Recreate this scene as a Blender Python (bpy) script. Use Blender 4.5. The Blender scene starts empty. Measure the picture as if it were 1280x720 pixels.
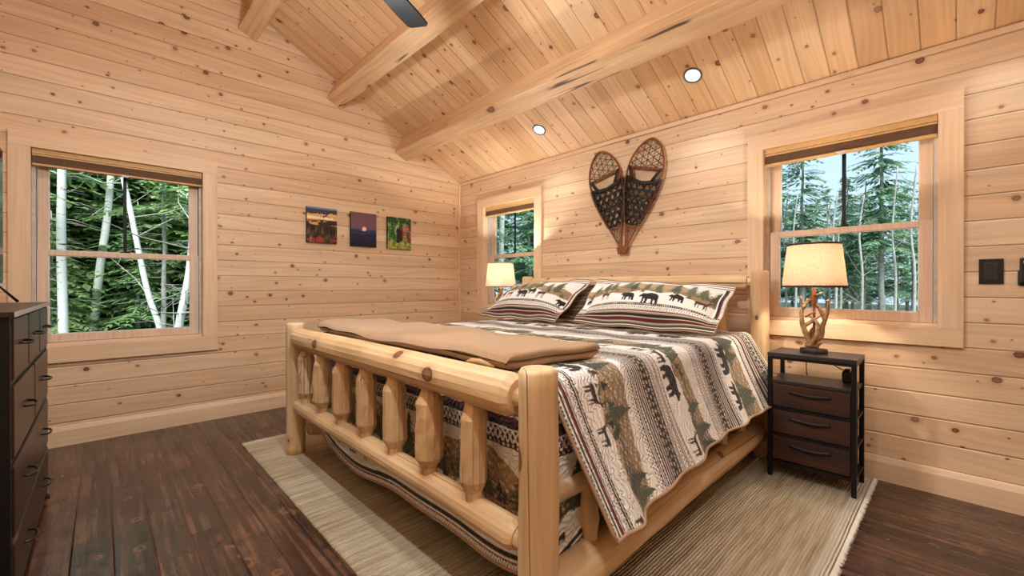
import bpy, bmesh, math, random
import numpy as np
from mathutils import Vector, Matrix
random.seed(7); RNG = np.random.default_rng(11)
C = bpy.context.scene.collection
PI = math.pi

def lin(c):
    out = []
    for v in c[:3]:
        v = v / 255.0
        out.append(v / 12.92 if v <= 0.04045 else ((v + 0.055) / 1.055) ** 2.4)
    return (out[0], out[1], out[2], 1.0)

# ------------------------------------------------------------------ node helper
class G:
    def __init__(s, name):
        s.m = bpy.data.materials.new(name); s.m.use_nodes = True
        s.t = s.m.node_tree; s.t.nodes.clear()
        s.out = s.t.nodes.new('ShaderNodeOutputMaterial')
    def n(s, typ, **kw):
        nd = s.t.nodes.new('ShaderNode' + typ)
        for k, v in kw.items(): setattr(nd, k, v)
        return nd
    def put(s, sock, v):
        if v is None: return
        if hasattr(v, 'is_linked') or isinstance(v, bpy.types.NodeSocket): s.t.links.new(v, sock)
        else:
            if isinstance(v, (tuple, list)) and sock.type == 'RGBA' and len(v) == 3: v = tuple(v) + (1,)
            sock.default_value = v
    def math(s, op, a, b=None, c=None, clamp=False):
        nd = s.n('Math', operation=op, use_clamp=clamp)
        s.put(nd.inputs[0], a); s.put(nd.inputs[1], b); s.put(nd.inputs[2], c)
        return nd.outputs[0]
    def mix(s, f, a, b, mode='MIX'):
        nd = s.n('Mix', data_type='RGBA', blend_type=mode)
        s.put(nd.inputs[0], f); s.put(nd.inputs[6], a); s.put(nd.inputs[7], b)
        return nd.outputs[2]
    def rng(s, v, a, b, c=0.0, d=1.0, smooth=True):
        nd = s.n('MapRange', interpolation_type='SMOOTHSTEP' if smooth else 'LINEAR')
        s.put(nd.inputs[0], v); s.put(nd.inputs[1], a); s.put(nd.inputs[2], b); s.put(nd.inputs[3], c); s.put(nd.inputs[4], d)
        return nd.outputs[0]
    def xyz(s, x, y, z=0.0):
        nd = s.n('CombineXYZ'); s.put(nd.inputs[0], x); s.put(nd.inputs[1], y); s.put(nd.inputs[2], z); return nd.outputs[0]
    def pos(s, kind='Object'):
        tc = s.n('TexCoord'); sp = s.n('SeparateXYZ'); s.t.links.new(tc.outputs[kind], sp.inputs[0])
        return tc.outputs[kind], sp.outputs[0], sp.outputs[1], sp.outputs[2]
    def noise(s, vec, scale=5.0, detail=2.0, rough=0.5, dist=0.0):
        nd = s.n('TexNoise'); s.put(nd.inputs['Vector'], vec); s.put(nd.inputs['Scale'], scale)
        s.put(nd.inputs['Detail'], detail); s.put(nd.inputs['Roughness'], rough); s.put(nd.inputs['Distortion'], dist)
        return nd.outputs[0]
    def ramp(s, f, stops):
        nd = s.n('ValToRGB'); s.put(nd.inputs[0], f); e = nd.color_ramp.elements
        e[0].position, e[0].color = stops[0][0], stops[0][1]; e[1].position, e[1].color = stops[-1][0], stops[-1][1]
        for p, c in stops[1:-1]:
            x = e.new(p); x.color = c
        return nd.outputs[0]
    def bump(s, h, dist=0.01, strength=1.0, normal=None):
        nd = s.n('Bump'); s.put(nd.inputs['Height'], h); nd.inputs['Distance'].default_value = dist
        nd.inputs['Strength'].default_value = strength; s.put(nd.inputs['Normal'], normal); return nd.outputs[0]
    def principled(s, col, rough=0.5, metal=0.0, normal=None, spec=0.5, **kw):
        p = s.n('BsdfPrincipled'); s.put(p.inputs['Base Color'], col); s.put(p.inputs['Roughness'], rough)
        s.put(p.inputs['Metallic'], metal); s.put(p.inputs['Specular IOR Level'], spec); s.put(p.inputs['Normal'], normal)
        for k, v in kw.items(): s.put(p.inputs[k.replace('_', ' ')], v)
        s.t.links.new(p.outputs[0], s.out.inputs[0]); return p

def simple(name, col, rough=0.5, metal=0.0, var=0.12, scale=30.0, bump=0.0, spec=0.5):
    g = G(name); v, x, y, z = g.pos()
    f = g.noise(v, scale, 3)
    c = lin(col); c2 = tuple(k * (1 - var) for k in c[:3]) + (1,); c3 = tuple(min(1, k * (1 + var)) for k in c[:3]) + (1,)
    g.principled(g.ramp(f, [(.3, c2), (.7, c3)]), rough, metal, g.bump(f, bump) if bump else None, spec)
    return g.m

# knotty tongue-and-groove boards; along / across name the object axes
def boards(name, along, across, width, off, cols, slope=False, knots=0.5, groove=0.003, gdark=0.45, rough=0.5, seglen=3.4, spec=0.4, knotcols=((70, 40, 24), (128, 84, 52)), grain=0.105, floor=False):
    g = G(name); v, x, y, z = g.pos(); ax = dict(X=x, Y=y, Z=z)
    a, b = ax[along], ax[across]
    if slope: a = g.math('MULTIPLY', a, 1.12)
    bb = g.math('DIVIDE', g.math('SUBTRACT', b, off), width)
    row = g.math('FLOOR', bb); fr = g.math('SUBTRACT', bb, row)
    wn = g.n('TexWhiteNoise', noise_dimensions='1D'); g.put(wn.inputs['W'], row); h1 = wn.outputs[0]
    aa = g.math('ADD', g.math('DIVIDE', a, seglen), g.math('MULTIPLY', h1, 7.31))
    seg = g.math('FLOOR', aa); fa = g.math('SUBTRACT', aa, seg)
    wn2 = g.n('TexWhiteNoise', noise_dimensions='2D'); g.put(wn2.inputs['Vector'], g.xyz(row, seg)); h2 = wn2.outputs[0]
    hb = h2 if floor else h1
    base = g.ramp(hb, [(i / (len(cols) - 1), lin(c)) for i, c in enumerate(cols)])
    sh = g.math('MULTIPLY', hb, 37.0)
    ag = g.math('ADD', a, sh)
    warp = g.math('MULTIPLY', g.math('SUBTRACT', g.noise(g.xyz(g.math('MULTIPLY', ag, 1.1), g.math('MULTIPLY', b, 2.0), sh), 1.0, 1), .5), .16)
    gr = g.noise(g.xyz(g.math('MULTIPLY', ag, 1.3), g.math('MULTIPLY', g.math('ADD', b, warp), 46.0), sh), 1.0, 3, .6)
    gr2 = g.noise(g.xyz(g.math('MULTIPLY', ag, .9), g.math('MULTIPLY', b, 6.0), sh), 1.0, 2)
    k = g.math('ADD', g.rng(gr, .3, .7, 1 - grain, 1 + grain * .6), g.rng(gr2, .3, .7, -grain * .6, grain * .6))
    col = g.mix(1.0, base, g.xyz(k, g.math('POWER', k, 1.15), g.math('POWER', k, 1.3)), 'MULTIPLY')
    # knots
    for (cell, thr, r0, r1, sd) in ((0.15, 1 - knots * .42, .058, .105, 0.0), (0.17, 1 - knots * .75, .024, .050, 31.7), (.19, 1 - knots * .5, .018, .05, 77.3)):
        vo = g.n('TexVoronoi', voronoi_dimensions='2D', feature='F1'); vo.inputs['Scale'].default_value = 1.0
        yy = g.math('ADD', bb, sd)
        wob = g.math('MULTIPLY', g.math('SUBTRACT', g.noise(v, 60, 1), .5), .035)
        g.put(vo.inputs['Vector'], g.xyz(g.math('ADD', g.math('ADD', g.math('DIVIDE', a, cell), g.math('MULTIPLY', h1, 3.0)), wob), yy))
        cs = g.n('SeparateColor'); g.put(cs.inputs[0], vo.outputs['Color'])
        on = g.math('GREATER_THAN', cs.outputs[0], thr)
        r = g.math('ADD', r0, g.math('MULTIPLY', g.math('POWER', cs.outputs[1], 2.5), r1))
        q = g.math('DIVIDE', vo.outputs['Distance'], r)
        halo = g.math('MULTIPLY', on, g.rng(q, 2.6, .9))
        col = g.mix(g.math('MULTIPLY', halo, .32), col, lin((176, 118, 72)))
        body = g.math('MULTIPLY', on, g.rng(q, 1.05, .85))
        kc = g.mix(g.rng(q, .95, .35), lin(knotcols[0]), lin(knotcols[1]))
        col = g.mix(g.math('MULTIPLY', body, g.rng(cs.outputs[2], 0, 1, .65, .96)), col, kc)
    edge = g.math('MULTIPLY', g.math('MINIMUM', fr, g.math('SUBTRACT', 1.0, fr)), width)
    gl = g.rng(edge, groove * 1.15, groove * .35)
    if floor:
        ends = g.math('MULTIPLY', g.math('MINIMUM', fa, g.math('SUBTRACT', 1.0, fa)), seglen)
        gl = g.math('MAXIMUM', gl, g.rng(ends, .002, .0008))
    col = g.mix(g.math('MULTIPLY', gl, gdark), col, lin((92, 56, 30)) if not floor else lin((16, 9, 7)))
    hgt = g.rng(edge, 0.0, groove * 2.2)
    nm = g.bump(hgt, .004, .8)
    if floor:
        saw = g.noise(g.xyz(g.math('MULTIPLY', ag, 11.0), g.math('MULTIPLY', b, 5.0), sh), 1.0, 2, .5, .25)
        wear = g.noise(g.xyz(g.math('MULTIPLY', ag, 1.6), g.math('MULTIPLY', b, 42.0), sh), 1.0, 4, .6); pat = g.noise(g.xyz(g.math('MULTIPLY', ag, 3.0), g.math('MULTIPLY', b, 7.0), sh), 1.0, 2, .5)
        col = g.mix(g.math('MULTIPLY', g.rng(wear, .38, .72, 0, .8), g.rng(pat, .38, .62, .25, 1.0)), col, lin((122, 82, 60)))
        col = g.mix(g.rng(saw, .46, .28, 0, .8), col, lin((24, 14, 11)))
        nm = g.bump(saw, .004, .6, nm)
        rough = g.math('ADD', rough, g.rng(wear, .3, .8, -.06, .12))
    g.principled(col, rough, 0, nm, spec)
    return g.m

# solid timber with the grain on one axis, scattered round knots and optional drying cracks
def timber(name, axis, cols, knots=0.5, kscale=5.0, cracks=0.0, rough=0.5, kr=(.05, .07), grain=.16, gfreq=60., world=False, csc=9.0, cm=.56):
    g = G(name); v, x, y, z = g.pos()
    oi = g.n('ObjectInfo'); rnd = oi.outputs['Random']
    sh = g.math('MULTIPLY', rnd, 53.0)
    ax = [x, y, z]; sc = [gfreq] * 3; sc['XYZ'.index(axis)] = 1.6
    vec = g.xyz(*[g.math('MULTIPLY', g.math('ADD', ax[i], sh), sc[i]) for i in range(3)])
    gr = g.noise(vec, 1.0, 3, .6, .4)
    lo = [7.0] * 3; lo['XYZ'.index(axis)] = 1.2
    vec2 = g.xyz(*[g.math('MULTIPLY', g.math('ADD', ax[i], sh), lo[i]) for i in range(3)])
    big = g.noise(vec2, 1.0, 2)
    col = g.ramp(g.math('ADD', g.math('MULTIPLY', big, .75), g.math('MULTIPLY', rnd, .25)), [(.25 + .5 * i / (len(cols) - 1), lin(c)) for i, c in enumerate(cols)])
    k = g.rng(gr, .28, .72, 1 - grain, 1 + grain * .5)
    col = g.mix(1.0, col, g.xyz(k, g.math('POWER', k, 1.12), g.math('POWER', k, 1.25)), 'MULTIPLY')
    if knots > 0:
        st = [1.0] * 3; st['XYZ'.index(axis)] = .75
        wv = g.xyz(*[g.math('ADD', g.math('MULTIPLY', ax[i], st[i]), sh) for i in range(3)])
        vo = g.n('TexVoronoi', voronoi_dimensions='3D', feature='F1'); vo.inputs['Scale'].default_value = kscale
        g.put(vo.inputs['Vector'], wv)
        cs = g.n('SeparateColor'); g.put(cs.inputs[0], vo.outputs['Color'])
        on = g.math('GREATER_THAN', cs.outputs[0], 1 - knots)
        r = g.math('ADD', kr[0], g.math('MULTIPLY', cs.outputs[1], kr[1]))
        q = g.math('DIVIDE', g.math('ADD', vo.outputs['Distance'], g.math('MULTIPLY', g.math('SUBTRACT', gr, .5), .02)), r)
        col = g.mix(g.math('MULTIPLY', on, g.rng(q, 2.2, .9, 0, .35)), col, lin((170, 112, 66)))
        kc = g.mix(g.rng(q, .9, .4), lin((78, 46, 26)), lin((140, 92, 56)))
        col = g.mix(g.math('MULTIPLY', on, g.rng(q, 1.05, .85, 0, .9)), col, kc)
    if cracks > 0:
        cz = [csc] * 3; cz['XYZ'.index(axis)] = .22
        cv = g.noise(g.xyz(*[g.math('MULTIPLY', g.math('ADD', ax[i], sh), cz[i]) for i in range(3)]), 1.0, 1, .4, .3)
        cl = g.math('ABSOLUTE', g.math('SUBTRACT', cv, .5))
        msk = g.noise(g.xyz(*[g.math('MULTIPLY', g.math('ADD', ax[i], sh), 2.3) for i in range(3)]), 1.0, 0)
        c_ = g.math('MULTIPLY', g.rng(cl, .007 * cracks, .002), g.rng(msk, cm, cm + .06))
        col = g.mix(g.math('MULTIPLY', c_, .85), col, lin((46, 26, 14)))
    g.principled(col, rough, 0, g.bump(gr, .0015, .5), .4)
    return g.m

# ------------------------------------------------------------------ mesh builder
class MB:
    def __init__(s): s.v = []; s.f = []; s.sm = []
    def add(s, vs, fs, smooth=False):
        o = len(s.v); s.v += [tuple(p) for p in vs]; s.f += [tuple(i + o for i in f) for f in fs]; s.sm += [smooth] * len(fs); return s
    def box(s, x0, x1, y0, y1, z0, z1, b=0.0, M=None):
        x0, x1 = min(x0, x1), max(x0, x1); y0, y1 = min(y0, y1), max(y0, y1); z0, z1 = min(z0, z1), max(z0, z1)
        bm = bmesh.new(); bmesh.ops.create_cube(bm, size=1.0)
        for q in bm.verts: q.co = Vector(((x0 + x1) / 2 + q.co.x * (x1 - x0), (y0 + y1) / 2 + q.co.y * (y1 - y0), (z0 + z1) / 2 + q.co.z * (z1 - z0)))
        if b > 0:
            b = min(b, .45 * min(x1 - x0, y1 - y0, z1 - z0))
            bmesh.ops.bevel(bm, geom=list(bm.edges), offset=b, segments=2, profile=.6, affect='EDGES')
        if M is not None: bm.transform(M)
        bm.verts.index_update()
        s.add([q.co[:] for q in bm.verts], [[q.index for q in f.verts] for f in bm.faces]); bm.free(); return s
    def tube(s, pts, rad, n=8, closed=False, cap=True, flat=1.0, jitter=0.0, smooth=True, ref=None):
        pts = [Vector(p) for p in pts]; m = len(pts)
        if not hasattr(rad, '__len__'): rad = [rad] * m
        T = []
        for i in range(m):
            a = pts[(i - 1) % m] if (closed or i > 0) else pts[i]; b = pts[(i + 1) % m] if (closed or i < m - 1) else pts[i]
            T.append((b - a).normalized())
        up = Vector(ref) if ref else (Vector((0, 0, 1)) if abs(T[0].z) < .9 else Vector((0, 1, 0)))
        N = (up - T[0] * up.dot(T[0])).normalized(); vs = []
        for i in range(m):
            N = (N - T[i] * N.dot(T[i])).normalized(); B = T[i].cross(N)
            for k in range(n):
                an = 2 * PI * k / n; r = rad[i] * (1 + (random.uniform(-jitter, jitter) if jitter else 0))
                vs.append(pts[i] + N * (math.cos(an) * r) + B * (math.sin(an) * r * flat))
        fs = []
        for i in range(m if closed else m - 1):
            j = (i + 1) % m
            for k in range(n): fs.append((i * n + k, i * n + (k + 1) % n, j * n + (k + 1) % n, j * n + k))
        s.add(vs, fs, smooth)
        if cap and not closed:
            o = len(s.v) - len(vs); s.f.append(tuple(o + k for k in range(n))[::-1]); s.f.append(tuple(o + (m - 1) * n + k for k in range(n))); s.sm += [False, False]
        return s
    def lathe(s, prof, c=(0, 0, 0), n=24, cap=True, sx=1.0, sy=1.0):
        vs = []; fs = []; m = len(prof)
        for r, z in prof:
            for k in range(n): vs.append((c[0] + sx * r * math.cos(2 * PI * k / n), c[1] + sy * r * math.sin(2 * PI * k / n), c[2] + z))
        for i in range(m - 1):
            for k in range(n): fs.append((i * n + k, i * n + (k + 1) % n, (i + 1) * n + (k + 1) % n, (i + 1) * n + k))
        s.add(vs, fs, True)
        if cap:
            o = len(s.v) - len(vs); s.f.append(tuple(o + k for k in range(n))[::-1]); s.f.append(tuple(o + (m - 1) * n + k for k in range(n))); s.sm += [False, False]
        return s
    def prism(s, poly, fn, d0, d1):
        n = len(poly); vs = [fn(p[0], p[1], d0) for p in poly] + [fn(p[0], p[1], d1) for p in poly]
        fs = [tuple(range(n))[::-1], tuple(range(n, 2 * n))] + [(i, (i + 1) % n, n + (i + 1) % n, n + i) for i in range(n)]
        return s.add(vs, fs)

ORG = {}
def thing(name, label, cat, loc=(0, 0, 0), group=None, kind=None, local=False, rot=None):
    o = bpy.data.objects.new(name, None); C.objects.link(o); o.location = loc; o.empty_display_size = .1
    if rot: o.rotation_euler = rot
    ORG[o.name] = Vector((0, 0, 0)) if local else Vector(loc)
    return tag(o, label, cat, group, kind)
def tag(o, label=None, cat=None, group=None, kind=None):
    if label: o['label'] = label
    if cat: o['category'] = cat
    if group: o['group'] = group
    if kind: o['kind'] = kind
    return o
def obj(name, mb, mat, parent=None, label=None, base=True, fix=True):
    me = bpy.data.meshes.new(name)
    v = mb.v; off = Vector((0, 0, 0))
    if parent is not None: off = ORG[parent.name]
    elif base:
        a = np.array(v); off = Vector(((a[:, 0].min() + a[:, 0].max()) / 2, (a[:, 1].min() + a[:, 1].max()) / 2, a[:, 2].min()))
    v = [(p[0] - off.x, p[1] - off.y, p[2] - off.z) for p in v]
    me.from_pydata(v, [], mb.f); me.polygons.foreach_set('use_smooth', mb.sm); me.update()
    if fix:
        bm = bmesh.new(); bm.from_mesh(me); bmesh.ops.recalc_face_normals(bm, faces=bm.faces); bm.to_mesh(me); bm.free()
    o = bpy.data.objects.new(name, me); C.objects.link(o)
    me.materials.append(mat)
    if parent is not None:
        o.parent = parent; ORG[o.name] = off
    else:
        o.location = off; ORG[o.name] = off
    if label: o['label'] = label
    return o
def struct(name, mb, mat, parent=None, label=None, cat=None):
    o = obj(name, mb, mat, parent, base=False)
    if parent is None: tag(o, label, cat, None, 'structure')
    return o
def copy_tree(o, parent=None):
    c = o.copy(); C.objects.link(c)
    if parent is not None: c.parent = parent
    for ch in list(o.children): copy_tree(ch, c)
    return c
# grid surface with a colour per vertex; P (n,m,3), col (n,m,3) srgb 0-255
def grid(name, P, col, mat, parent=None, uv=None, wrap_back=None, off=None):
    n, m = P.shape[:2]
    verts = P.reshape(-1, 3)
    off = ORG[parent.name] if parent is not None else (off if off is not None else Vector((0, 0, 0)))
    verts = verts - np.array(off[:])
    i = np.arange(n - 1)[:, None] * m + np.arange(m - 1)[None, :]
    q = np.stack([i, i + 1, i + m + 1, i + m], -1).reshape(-1, 4)
    c3 = col.reshape(-1, 3)
    me = bpy.data.meshes.new(name)
    me.vertices.add(len(verts)); me.vertices.foreach_set('co', verts.astype(np.float32).ravel())
    me.loops.add(q.size); me.loops.foreach_set('vertex_index', q.ravel().astype(np.int32))
    me.polygons.add(len(q)); me.polygons.foreach_set('loop_start', (np.arange(len(q)) * 4).astype(np.int32))
    me.polygons.foreach_set('use_smooth', np.ones(len(q), bool))
    me.update(calc_edges=True)
    at = me.color_attributes.new('Col', 'FLOAT_COLOR', 'POINT')
    x = c3 / 255.0; x = np.where(x <= .04045, x / 12.92, ((x + .055) / 1.055) ** 2.4)
    at.data.foreach_set('color', np.concatenate([x, np.ones((len(x), 1))], 1).astype(np.float32).ravel())
    if uv is not None:
        l = me.uv_layers.new(name='UVMap'); l.data.foreach_set('uv', uv.reshape(-1, 2)[q.ravel()].astype(np.float32).ravel())
    me.validate()
    o = bpy.data.objects.new(name, me); C.objects.link(o); me.materials.append(mat)
    if parent is not None: o.parent = parent; ORG[o.name] = off
    else: o.location = off; ORG[o.name] = Vector(off)
    return o

# ------------------------------------------------------------------ room measures
H0, SL = 2.378, 0.505                       # wall height at the head wall, ceiling pitch
YB, XR = -3.75, 5.6                         # back wall, right wall
BW = 0.1296
def zc(y): return H0 - SL * y
PINE = [(215, 180, 144), (222, 189, 153), (228, 198, 163), (218, 183, 146), (231, 203, 169)]
m_wl = boards('pine_boards_gable', 'Y', 'Z', BW, 3.007 - 20 * BW, PINE)
m_wh = boards('pine_boards_headwall', 'X', 'Z', BW, 2.0808 - 15 * BW, PINE)
m_ce = boards('pine_boards_ceiling', 'Y', 'X', .1325, 4.274, [(211, 169, 124), (224, 185, 142), (231, 197, 156), (218, 177, 132), (235, 205, 165)], slope=True, knots=.5)
m_fl = boards('dark_plank_floor', 'X', 'Y', .126, -2.922, [(40, 23, 17), (62, 36, 26), (47, 27, 20), (78, 47, 34), (34, 19, 14)], knots=.25, groove=.0028, gdark=.9, rough=.25, spec=.8, floor=True, knotcols=((22, 12, 9), (48, 28, 20)), grain=.3, seglen=2.6)
CLR = [(226, 192, 154), (233, 202, 166), (238, 211, 178)]
m_clear = {a: timber('clear_pine_' + a, a, CLR, knots=.22, kscale=4.2, grain=.09, kr=(.03, .05)) for a in 'XYZ'}
m_sash = {a: timber('sash_pine_' + a, a, [(220, 190, 162), (230, 202, 176)], knots=0, grain=.1) for a in 'XYZ'}
LOG = [(205, 164, 118), (217, 182, 138), (227, 199, 158)]
m_log = {a: timber('peeled_log_' + a, a, LOG, knots=.7, kscale=5.5, cracks=1.0, kr=(.09, .09), grain=.15, gfreq=45) for a in 'XYZ'}
m_spin = timber('peeled_spindle', 'Z', LOG, knots=.7, kscale=7.5, cracks=1.6, kr=(.09, .09), grain=.17, gfreq=45, csc=26, cm=.47)
m_logend = simple('log_end_grain', (186, 130, 78), .6, 0, .15, 60)
m_beam = timber('sawn_beam', 'X', [(206, 166, 124), (220, 184, 144), (229, 198, 160)], knots=.6, kscale=4.2, cracks=1.2, kr=(.07, .08), gfreq=38)

# ------------------------------------------------------------------ windows
W1 = dict(n=1, wall='L', a0=-3.545, a1=-2.609, z0=.690, z1=2.030, o0=-3.645, o1=-2.510, oz0=.577, oz1=2.124, meet=1.335)
W2 = dict(n=2, wall='H', a0=3.380, a1=4.207, z0=.880, z1=2.017, o0=3.284, o1=4.302, oz0=.784, oz1=2.118, meet=1.447)
W3 = dict(n=3, wall='H', a0=.482, a1=1.283, z0=.880, z1=2.017, o0=.367, o1=1.382, oz0=.784, oz1=2.118, meet=1.447)
def mp(w):
    if w['wall'] == 'L': return lambda a, z, d: (-d, a, z)
    if w['wall'] == 'B': return lambda a, z, d: (a, YB - d, z)
    if w['wall'] == 'R': return lambda a, z, d: (XR + d, a, z)
    return lambda a, z, d: (a, d, z)
def wbox(mb, w, a0, a1, z0, z1, d0, d1, b=0.0):
    f = mp(w); p, q = f(a0, z0, d0), f(a1, z1, d1)
    return mb.box(p[0], q[0], p[1], q[1], p[2], q[2], b)
m_liner = simple('grey_jamb_liner', (196, 190, 182), .5)
m_black = simple('black_metal', (20, 19, 19), .42, .6, .2)
def glass_mat():
    g = G('window_glass'); t = g.n('BsdfTransparent'); gl = g.n('BsdfGlossy'); gl.inputs['Roughness'].default_value = .02
    t.inputs['Color'].default_value = (.93, .97, .95, 1)
    fr = g.n('Fresnel'); fr.inputs['IOR'].default_value = 1.06
    mx = g.n('MixShader'); g.t.links.new(fr.outputs[0], mx.inputs[0]); g.t.links.new(t.outputs[0], mx.inputs[1]); g.t.links.new(gl.outputs[0], mx.inputs[2])
    g.t.links.new(mx.outputs[0], g.out.inputs[0]); return g.m
m_glass = glass_mat()
m_shade = simple('brown_shade_fabric', (112, 84, 62), .9, 0, .1, 80)
m_shade_tan = simple('tan_shade_rail', (208, 168, 114), .6, 0, .08, 40)
def window(w, blind_label):
    A = 'Y' if w['wall'] in 'LR' else 'X'
    f = mp(w); mid = (w['a0'] + w['a1']) / 2
    root = thing('window_%d' % w['n'], None, None, f(mid, w['z0'], 0), kind='structure')
    a0, a1, z0, z1, o0, o1, oz0, oz1 = (w[k] for k in ('a0', 'a1', 'z0', 'z1', 'o0', 'o1', 'oz0', 'oz1'))
    wd = o1 - o0
    mb = MB(); wbox(mb, w, o0, o1, z1, oz1, -.020, 0, .002); wbox(mb, w, o0, o1, oz0, z0, -.020, 0, .002)
    obj('head_casing', mb, m_clear[A], root)
    mb = MB(); wbox(mb, w, o0, a0, z0, z1, -.020, 0, .002); wbox(mb, w, a1, o1, z0, z1, -.020, 0, .002)
    obj('side_casing', mb, m_clear['Z'], root)
    mb = MB(); wbox(mb, w, a0 - .02, a0, z0, z1, -.0, .15); wbox(mb, w, a1, a1 + .02, z0, z1, 0, .15); wbox(mb, w, a0 - .02, a1 + .02, z1, z1 + .02, 0, .15); wbox(mb, w, a0 - .02, a1 + .02, z0 - .02, z0, 0, .15)
    obj('jamb', mb, m_clear['Z'], root)
    mb = MB(); wbox(mb, w, a0, a0 + .018, z0 + .02, z1, .05, .13); wbox(mb, w, a1 - .018, a1, z0 + .02, z1, .05, .13)
    obj('jamb_liner', mb, m_liner, root)
    mb = MB(); wbox(mb, w, a0, a1, z0, z0 + .022, .03, .14, .003); obj('sill', mb, m_sash[A], root)
    def sash(name, b0, b1, d, sw, bot, top):
        mb = MB(); wbox(mb, w, b0, b0 + sw, z_a, z_b, d, d + .035, .003); wbox(mb, w, b1 - sw, b1, z_a, z_b, d, d + .035, .003)
        wbox(mb, w, b0 + sw, b1 - sw, z_a, z_a + bot, d, d + .035, .003); wbox(mb, w, b0 + sw, b1 - sw, z_b - top, z_b, d, d + .035, .003)
        s = obj(name, mb, m_sash['Z'], root)
        p = MB(); wbox(p, w, b0 + sw - .004, b1 - sw + .004, z_a + bot - .004, z_b - top + .004, d + .015, d + .019); obj('pane', p, m_glass, s)
        e = MB()
        for (p0, p1, q0, q1) in ((b0 + sw, b0 + sw + .005, z_a + bot, z_b - top), (b1 - sw - .005, b1 - sw, z_a + bot, z_b - top), (b0 + sw, b1 - sw, z_a + bot, z_a + bot + .005), (b0 + sw, b1 - sw, z_b - top - .005, z_b - top)):
            wbox(e, w, p0, p1, q0, q1, d + .006, d + .015)
        obj('glazing_bead', e, m_white, s); return s
    z_a, z_b = w['meet'] - .018, z1 - .002
    up = sash('upper_sash', a0 + .02, a1 - .02, .092, .055, .036, .05)
    mb = MB(); wbox(mb, w, mid - .010, mid + .010, w['meet'] + .018, z1 - .052, .098, .106); obj('muntin', mb, m_black, up)
    z_a, z_b = z0 + .024, w['meet'] + .018
    lo = sash('lower_sash', a0 + .02, a1 - .02, .055, .055, .055, .036)
    mb = MB(); wbox(mb, w, mid - .028, mid + .028, w['meet'] + .018, w['meet'] + .026, .058, .085, .002); wbox(mb, w, mid - .005, mid + .028, w['meet'] + .026, w['meet'] + .034, .062, .074, .002)
    obj('sash_lock', mb, m_black, lo)
    # raised cellular shade
    b = thing('window_blind', blind_label, 'window blind', f(mid, z1 - .11, .03), 'raised brown window shades')
    mb = MB(); wbox(mb, w, a0 + .003, a1 - .003, z1 - .034, z1 - .001, .006, .05, .002); obj('head_rail', mb, m_shade_tan, b)
    mb = MB()
    for i in range(8):
        q = z1 - .048 - i * .0062
        wbox(mb, w, a0 + .004, a1 - .004, q - .0062, q - .0008, .012 + .0015 * (i % 2), .045, .001)
    obj('folded_fabric', mb, m_shade, b)
    mb = MB(); wbox(mb, w, a0 + .003, a1 - .003, z1 - .047, z1 - .036, .008, .048, .002); obj('middle_rail', mb, m_shade_tan, b)
    mb = MB(); wbox(mb, w, a0 + .003, a1 - .003, z1 - .112, z1 - .099, .008, .048, .002); rail = obj('bottom_rail', mb, m_shade_tan, b)
    mb = MB(); wbox(mb, w, mid - .03, mid + .03, z1 - .104, z1 - .100, .002, .008, .001); wbox(mb, w, mid - .018, mid + .018, z1 - .118, z1 - .104, .003, .007, .001); obj('pull_tab', mb, m_clearplastic, rail)
m_white = simple('white_bead', (226, 224, 218), .4)
m_clearplastic = simple('clear_plastic_tab', (206, 200, 190), .25)
window(W1, 'raised brown cellular shade at the top of the big window beside the dresser')
window(W2, 'raised brown cellular shade above the antler lamp with the oatmeal shade')
window(W3, 'raised brown cellular shade in the narrow-looking window behind the pillows')


# ------------------------------------------------------------------ room shell
TH = .16
def wall_y(name, x0, x1, w, mat):                           # a gable wall in the y-z plane
    fn = lambda a, z, d: (d, a, z); mb = MB(); Y1 = 0.0
    if w:
        a0, a1, z0, z1 = w['a0'] - .02, w['a1'] + .02, w['z0'] - .02, w['z1'] + .02
        mb.prism([(YB, 0), (a0, 0), (a0, zc(a0)), (YB, zc(YB))], fn, x0, x1)
        mb.prism([(a1, 0), (Y1, 0), (Y1, zc(Y1)), (a1, zc(a1))], fn, x0, x1)
        mb.prism([(a0, 0), (a1, 0), (a1, z0), (a0, z0)], fn, x0, x1)
        mb.prism([(a0, z1), (a1, z1), (a1, zc(a1)), (a0, zc(a0))], fn, x0, x1)
    else: mb.prism([(YB, 0), (0, 0), (0, H0), (YB, zc(YB))], fn, x0, x1)
    struct(name, mb, mat)
wall_y('wall_left', -TH, 0, W1, m_wl)
wall_y('wall_right', XR, XR + TH, None, m_wl)
mb = MB(); xs = [-TH, W3['a0'] - .02, W3['a1'] + .02, W2['a0'] - .02, W2['a1'] + .02, XR + TH]
for i in range(5):
    if i in (1, 3):
        mb.box(xs[i], xs[i + 1], 0, TH, 0, W2['z0'] - .02); mb.box(xs[i], xs[i + 1], 0, TH, W2['z1'] + .02, H0 + .05)
    else: mb.box(xs[i], xs[i + 1], 0, TH, 0, H0 + .05)
struct('wall_front', mb, m_wh)
mb = MB(); mb.box(-TH, XR + TH, YB - TH, YB, 0, zc(YB) + .1); struct('wall_back', mb, m_wh)
mb = MB(); fn = lambda a, z, d: (d, a, z)
mb.prism([(.6, zc(.6)), (YB - .3, zc(YB - .3)), (YB - .3, zc(YB - .3) + .2), (.6, zc(.6) + .2)], fn, -.4, XR + .4); struct('ceiling', mb, m_ce)
mb = MB(); mb.box(-TH, XR + TH, YB - TH, TH, -.12, 0); struct('floor', mb, m_fl)
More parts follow.
